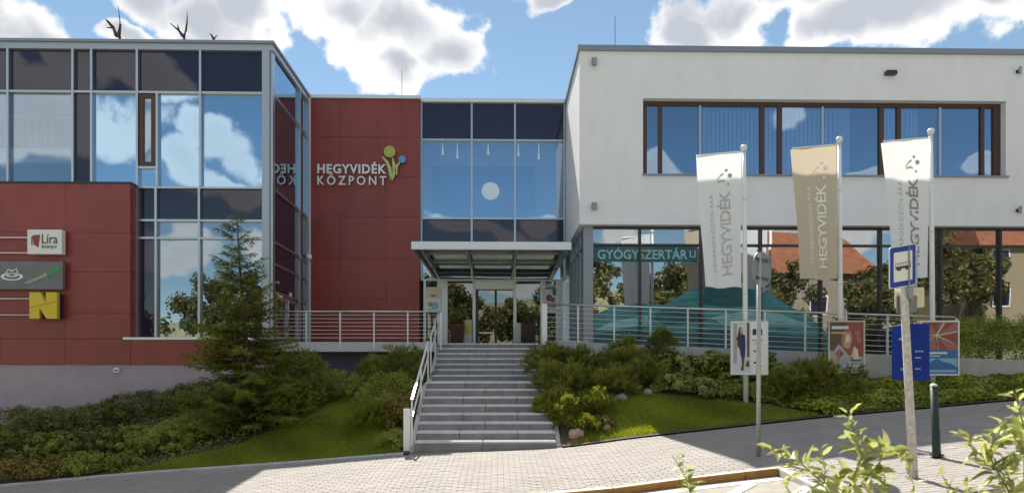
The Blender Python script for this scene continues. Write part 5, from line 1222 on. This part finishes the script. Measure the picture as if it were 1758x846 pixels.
# bare dead treetops behind the left roof
def dead(px, Y, limbs, label):
    x = X(px, Y); o = empty('dead_tree', (x, Y, 0), label, 'tree', 'bare trees behind the left roof')
    p = lambda a, b: (at(a, b, Y)[0], Y + random.uniform(-.3, .3), at(a, b, Y)[1])
    for i, (nm, pts, r) in enumerate(limbs):
        P = [p(*q) for q in pts]
        if nm == 'trunk': P = [(P[0][0], Y, 0)] + [(P[0][0], Y, 6)] + P; 
        MB().tube(P, [r * (1.5 - 1.2 * k / (len(P) - 1)) for k in range(len(P))], 7).build(nm, 'dead_wood', o)
dead(206, 33, [('trunk', [(207, 90), (207, 62), (205, 40)], .10), ('limb', [(206, 66), (194, 48), (186, 38), (176, 28)], .075), ('limb', [(206, 58), (207, 40), (205, 12)], .03), ('limb', [(194, 48), (184, 50)], .03)], 'bare dead treetop with one long limb to the left, above the left roof')
dead(317, 33, [('trunk', [(318, 90), (317, 66), (317, 48)], .09), ('limb', [(316, 64), (308, 54), (292, 40)], .06), ('limb', [(317, 52), (320, 34), (322, 22)], .035), ('limb', [(311, 57), (309, 47)], .04)], 'bare dead treetop forked like a V, above the middle of the left roof')
dead(371, 33, [('trunk', [(373, 95), (371, 74), (366, 64), (359, 56)], .08), ('limb', [(369, 68), (370, 56)], .03)], 'short bare stub of a dead treetop, above the left roof near its corner')

# leafy plants in the foreground, on the camera's side of the road
def leaf_mesh(curl, fold, tint):
    nseg = 6; V = []; Fc = []
    for i in range(nseg + 1):
        s = i / nseg; w = .185 * math.sin(math.pi * s ** .8) ** .9 * (1 + .10 * math.sin(9 * s + curl * 20)) + .002; z = -curl * s * s + .025 * math.sin(11 * s + fold * 9); y = s
        V += [(-w, y, z + fold * w), (0, y, z), (w, y, z + fold * w)]
    for i in range(nseg):
        a = 3 * i; Fc += [(a, a + 1, a + 4, a + 3), (a + 1, a + 2, a + 5, a + 4)]
    me = bpy.data.meshes.new('leaf'); me.from_pydata(V, [], Fc); me.materials.append(MATS['leaf_fore']); me.polygons.foreach_set('use_smooth', [True] * len(Fc))
    at_ = me.attributes.new('tint', 'FLOAT', 'FACE'); at_.data.foreach_set('value', [tint] * len(Fc)); me.update(); return me
LEAFM = [leaf_mesh(c, f, t) for c, f, t in ((.15, .5, .2), (.35, .3, .5), (.55, .6, .8), (.05, .7, .95), (.25, .9, .35), (.45, .45, .05), (.2, .6, .65))]
def foreplant(label, Y, twigs, seed, group='leafy young plants in the foreground'):
    rr = random.Random(seed); x = X(twigs[0][0][-1][0], Y); g = zground(x, min(Y, 2.8)) ; o = empty('leafy_plant', (x, Y, g), label, 'plant', group)
    for pts, r, step, size in twigs:
        P = [Vector((at(a, b, Y)[0], Y + rr.uniform(-.08, .08), at(a, b, Y)[1])) for a, b in pts]
        if pts[0][1] > 880: P = [Vector((P[0].x * .9 + x * .1, Y, g - .02))] + P
        MB().tube([tuple(p) for p in P], r * .75, 6, r * .3).build('stem', 'twig_green', o)
        L = [0]
        for a, b in zip(P[:-1], P[1:]): L.append(L[-1] + (b - a).length)
        s = L[-1]; az = rr.uniform(0, 6.28); k = 0
        while s > 0:
            i = max(j for j in range(len(L) - 1) if L[j] <= s); p = P[i].lerp(P[i + 1], (s - L[i]) / max(L[i + 1] - L[i], 1e-5)); t = (P[i + 1] - P[i]).normalized()
            if p.z < EYE - 1.0: break
            near = 1 - s / L[-1]
            for e in range(2 if rr.random() < .75 else 1):
                az += 2.4 if e == 0 else math.pi + rr.uniform(-.3, .3); dv = Vector((math.cos(az), math.sin(az), 0)); dv = (dv - t * dv.dot(t)).normalized()
                up = rr.uniform(.15, .9) if near < .12 else rr.uniform(-.15, .55); dr = (dv + t * up * 1.2 + Vector((0, 0, .12))).normalized()
                sz = size * rr.uniform(.5, 1.12) * (.62 if near < .06 else 1)
                q = Vector((0, 1, 0)).rotation_difference(dr); tw = Quaternion(dr, rr.uniform(-.7, .7)); nz = (q @ Vector((0, 0, 1)))
                want = (t + Vector((0, 0, .6))); want = (want - dr * want.dot(dr)).normalized(); ang = nz.angle(want) if nz.length and want.length else 0
                if nz.cross(want).dot(dr) < 0: ang = -ang
                lf = link('leaf', rr.choice(LEAFM), o); lf.rotation_mode = 'QUATERNION'; lf.rotation_quaternion = tw @ Quaternion(dr, ang) @ q; lf.location = p + dr * r - WL[o]; lf.scale = (sz * rr.uniform(.85, 1.15), sz, sz)
            s -= step * .60 * rr.uniform(.7, 1.3)
foreplant('thin single twig with a few narrow leaves in front of the yellow kerb', 2.7, [([(1200, 900), (1186, 846), (1172, 812), (1156, 782)], .005, .045, .062), ([(1186, 846), (1180, 815), (1178, 790)], .003, .06, .06)], 3)
foreplant('large leafy plant with an upright main stem, before the bus stop post', 2.6, [([(1468, 960), (1467, 860), (1466, 780), (1465, 712)], .009, .036, .095), ([(1440, 900), (1410, 832), (1382, 796), (1352, 780), (1328, 772)], .007, .04, .10), ([(1468, 860), (1492, 788), (1516, 766), (1538, 784)], .005, .045, .10),
          ([(1372, 930), (1362, 860), (1345, 828)], .006, .045, .10), ([(1428, 910), (1436, 850), (1420, 815)], .005, .045, .085), ([(1500, 920), (1506, 850), (1520, 812)], .005, .045, .085), ([(1410, 832), (1402, 800), (1408, 772)], .004, .045, .08), ([(1545, 930), (1540, 860), (1552, 826)], .005, .05, .08)], 8)
foreplant('large leafy plant at the right edge with broad bright leaves', 2.45, [([(1716, 960), (1712, 850), (1708, 780), (1702, 728)], .009, .034, .09), ([(1712, 820), (1690, 770), (1668, 748)], .005, .04, .085), ([(1710, 800), (1738, 760), (1765, 738), (1785, 728)], .006, .036, .09), ([(1776, 940), (1772, 820), (1770, 740), (1762, 676)], .008, .036, .095),
          ([(1660, 930), (1652, 858), (1640, 822)], .005, .042, .08), ([(1690, 930), (1680, 870), (1672, 840)], .005, .042, .08), ([(1740, 930), (1742, 850), (1730, 806)], .005, .042, .085), ([(1610, 940), (1612, 880), (1618, 846)], .004, .045, .07)], 15)

# ------------------------------------------------------------------ across the street: what the glass reflects
def house(x, y, w, d, hw, hr, label, wallm, seed):
    rr = random.Random(seed); z0 = zground(x, y) - .5; o = empty('house', (x, y, z0), label, 'house', 'houses across the street')
    box('wall', wallm, o, x - w / 2, x + w / 2, y - d / 2, y + d / 2, z0, z0 + hw)
    m = MB(); e = .5; zr0 = z0 + hw - .25; zr1 = z0 + hw + hr
    m.add([(x - w / 2 - e, y + d / 2 + e, zr0), (x + w / 2 + e, y + d / 2 + e, zr0), (x + w / 2 - 1.2, y, zr1), (x - w / 2 + 1.2, y, zr1), (x - w / 2 - e, y - d / 2 - e, zr0), (x + w / 2 + e, y - d / 2 - e, zr0)], [(0, 1, 2, 3), (5, 4, 3, 2), (4, 0, 3), (1, 5, 2), (0, 4, 5, 1)])
    rf = m.build('roof', 'roof_tile', o); box('chimney', 'house_wall', rf, x + w * .18, x + w * .18 + .8, y - .3, y + .5, zr1 - 1.2, zr1 + .8)
    nx = int(w // 2.6)
    for k in range(nx):
        for zz in np.arange(z0 + 1.6, z0 + hw - 1.4, 2.9):
            xc = x - w / 2 + (k + .5) * w / nx; wn = box('window', 'white_paint', o, xc - .6, xc + .6, y + d / 2 + .002, y + d / 2 + .05, zz, zz + 1.5); box('pane', 'sign_navy', wn, xc - .5, xc + .5, y + d / 2 + .051, y + d / 2 + .06, zz + .1, zz + 1.4)
def tree(x, y, h, w, label, seed, n=7500, m='tree_leaf'):
    rng = np.random.default_rng(seed); z0 = zground(x, y) - .2; o = empty('garden_tree', (x, y, z0), label, 'tree', 'trees across the street'); rr = random.Random(seed)
    tr = MB(); tr.tube([(x, y, z0), (x + .1, y, z0 + h * .35), (x - .05, y + .1, z0 + h * .75)], .22, 8, .05)
    for k in range(6):
        a = k * 1.05; b = z0 + h * (.3 + .06 * k); tr.tube([(x + .05, y, b), (x + .3 * w * math.cos(a), y + .3 * w * math.sin(a), b + h * .22)], .08, 6, .02)
    tr.build('trunk', 'bark', o, (x, y, z0))
    K = 40; cc = fib_dome(K, rng, -.7) * np.array([w / 2 * rng.uniform(.7, 1.3), w / 2, h * .36]) * rng.uniform(.35, 1.15, (K, 1)) + np.array([x, y, z0 + h * .64]); k = rng.integers(0, K, n); u = rng.normal(0, 1, (n, 3)); u /= np.linalg.norm(u, axis=1, keepdims=True)
    P = cc[k] + u * (rng.uniform(.3, 1, n) * (w * rng.uniform(.07, .19, K))[k])[:, None]; V, Fc = leaf_cloud(P, u + [0, 0, .4], .34, .6, .5, rng); np_mesh('crown', V, Fc, m, o, (x, y, z0), np.clip(rng.uniform(0, .4, K)[k] + rng.uniform(0, .5, n), 0, 1))
house(25, -22, 13, 10, 5.2, 4.2, 'pale house with orange tiled roof across the street, seen in the right windows', 'house_wall_pale', 1)
house(47, -20, 16, 10, 6.5, 7.0, 'yellowish house with large tiled roof, mirrored at the right end of the glass', 'house_wall', 2)
for i, (x, y, h, w) in enumerate(((13, -13, 9, 5.5), (34, -13, 9, 6), (42, -9, 7, 5), (-3, -15, 7.5, 5), (-11, -14, 8.5, 6), (-18, -13, 9.5, 6), (-30, -15, 9, 7), (19, -9, 5.5, 4), (5, -12, 6.5, 4.5), (28, -11, 6, 5), (56, -12, 9, 6), (-24, -20, 9, 6), (8, -24, 8, 6), (-7, -26, 9, 6), (38, -15, 7, 5), (21, -13.5, 7.5, 5.5), (29.5, -13, 7, 5), (1.5, -20, 6, 4.5))):
    tree(x, y, h, w, ['tall garden tree mirrored beside the pharmacy lettering', 'broad garden tree in front of the orange roofed house, mirrored right', 'garden tree mirrored in the far right panes', 'small garden tree mirrored left of the sliding door', 'leafy garden tree mirrored right of the spruce', 'tall garden tree mirrored behind the spruce top', 'wide garden tree mirrored in the left windows',
                      'low garden tree mirrored above the ramp railing', 'small garden tree mirrored right of the sliding door', 'low garden tree mirrored between the flags', 'tall garden tree beyond the right edge of the mirrored houses', 'round garden tree high on the slope, mirrored left of the spruce', 'garden tree on the slope mirrored beside the right door poster', 'garden tree on the slope mirrored behind the left door poster', 'leafy garden tree between the two mirrored houses', 'garden tree before the left end of the orange roofed house', 'garden tree before the right end of the orange roofed house', 'small garden tree mirrored in the middle of the entrance'][i], 40 + i)
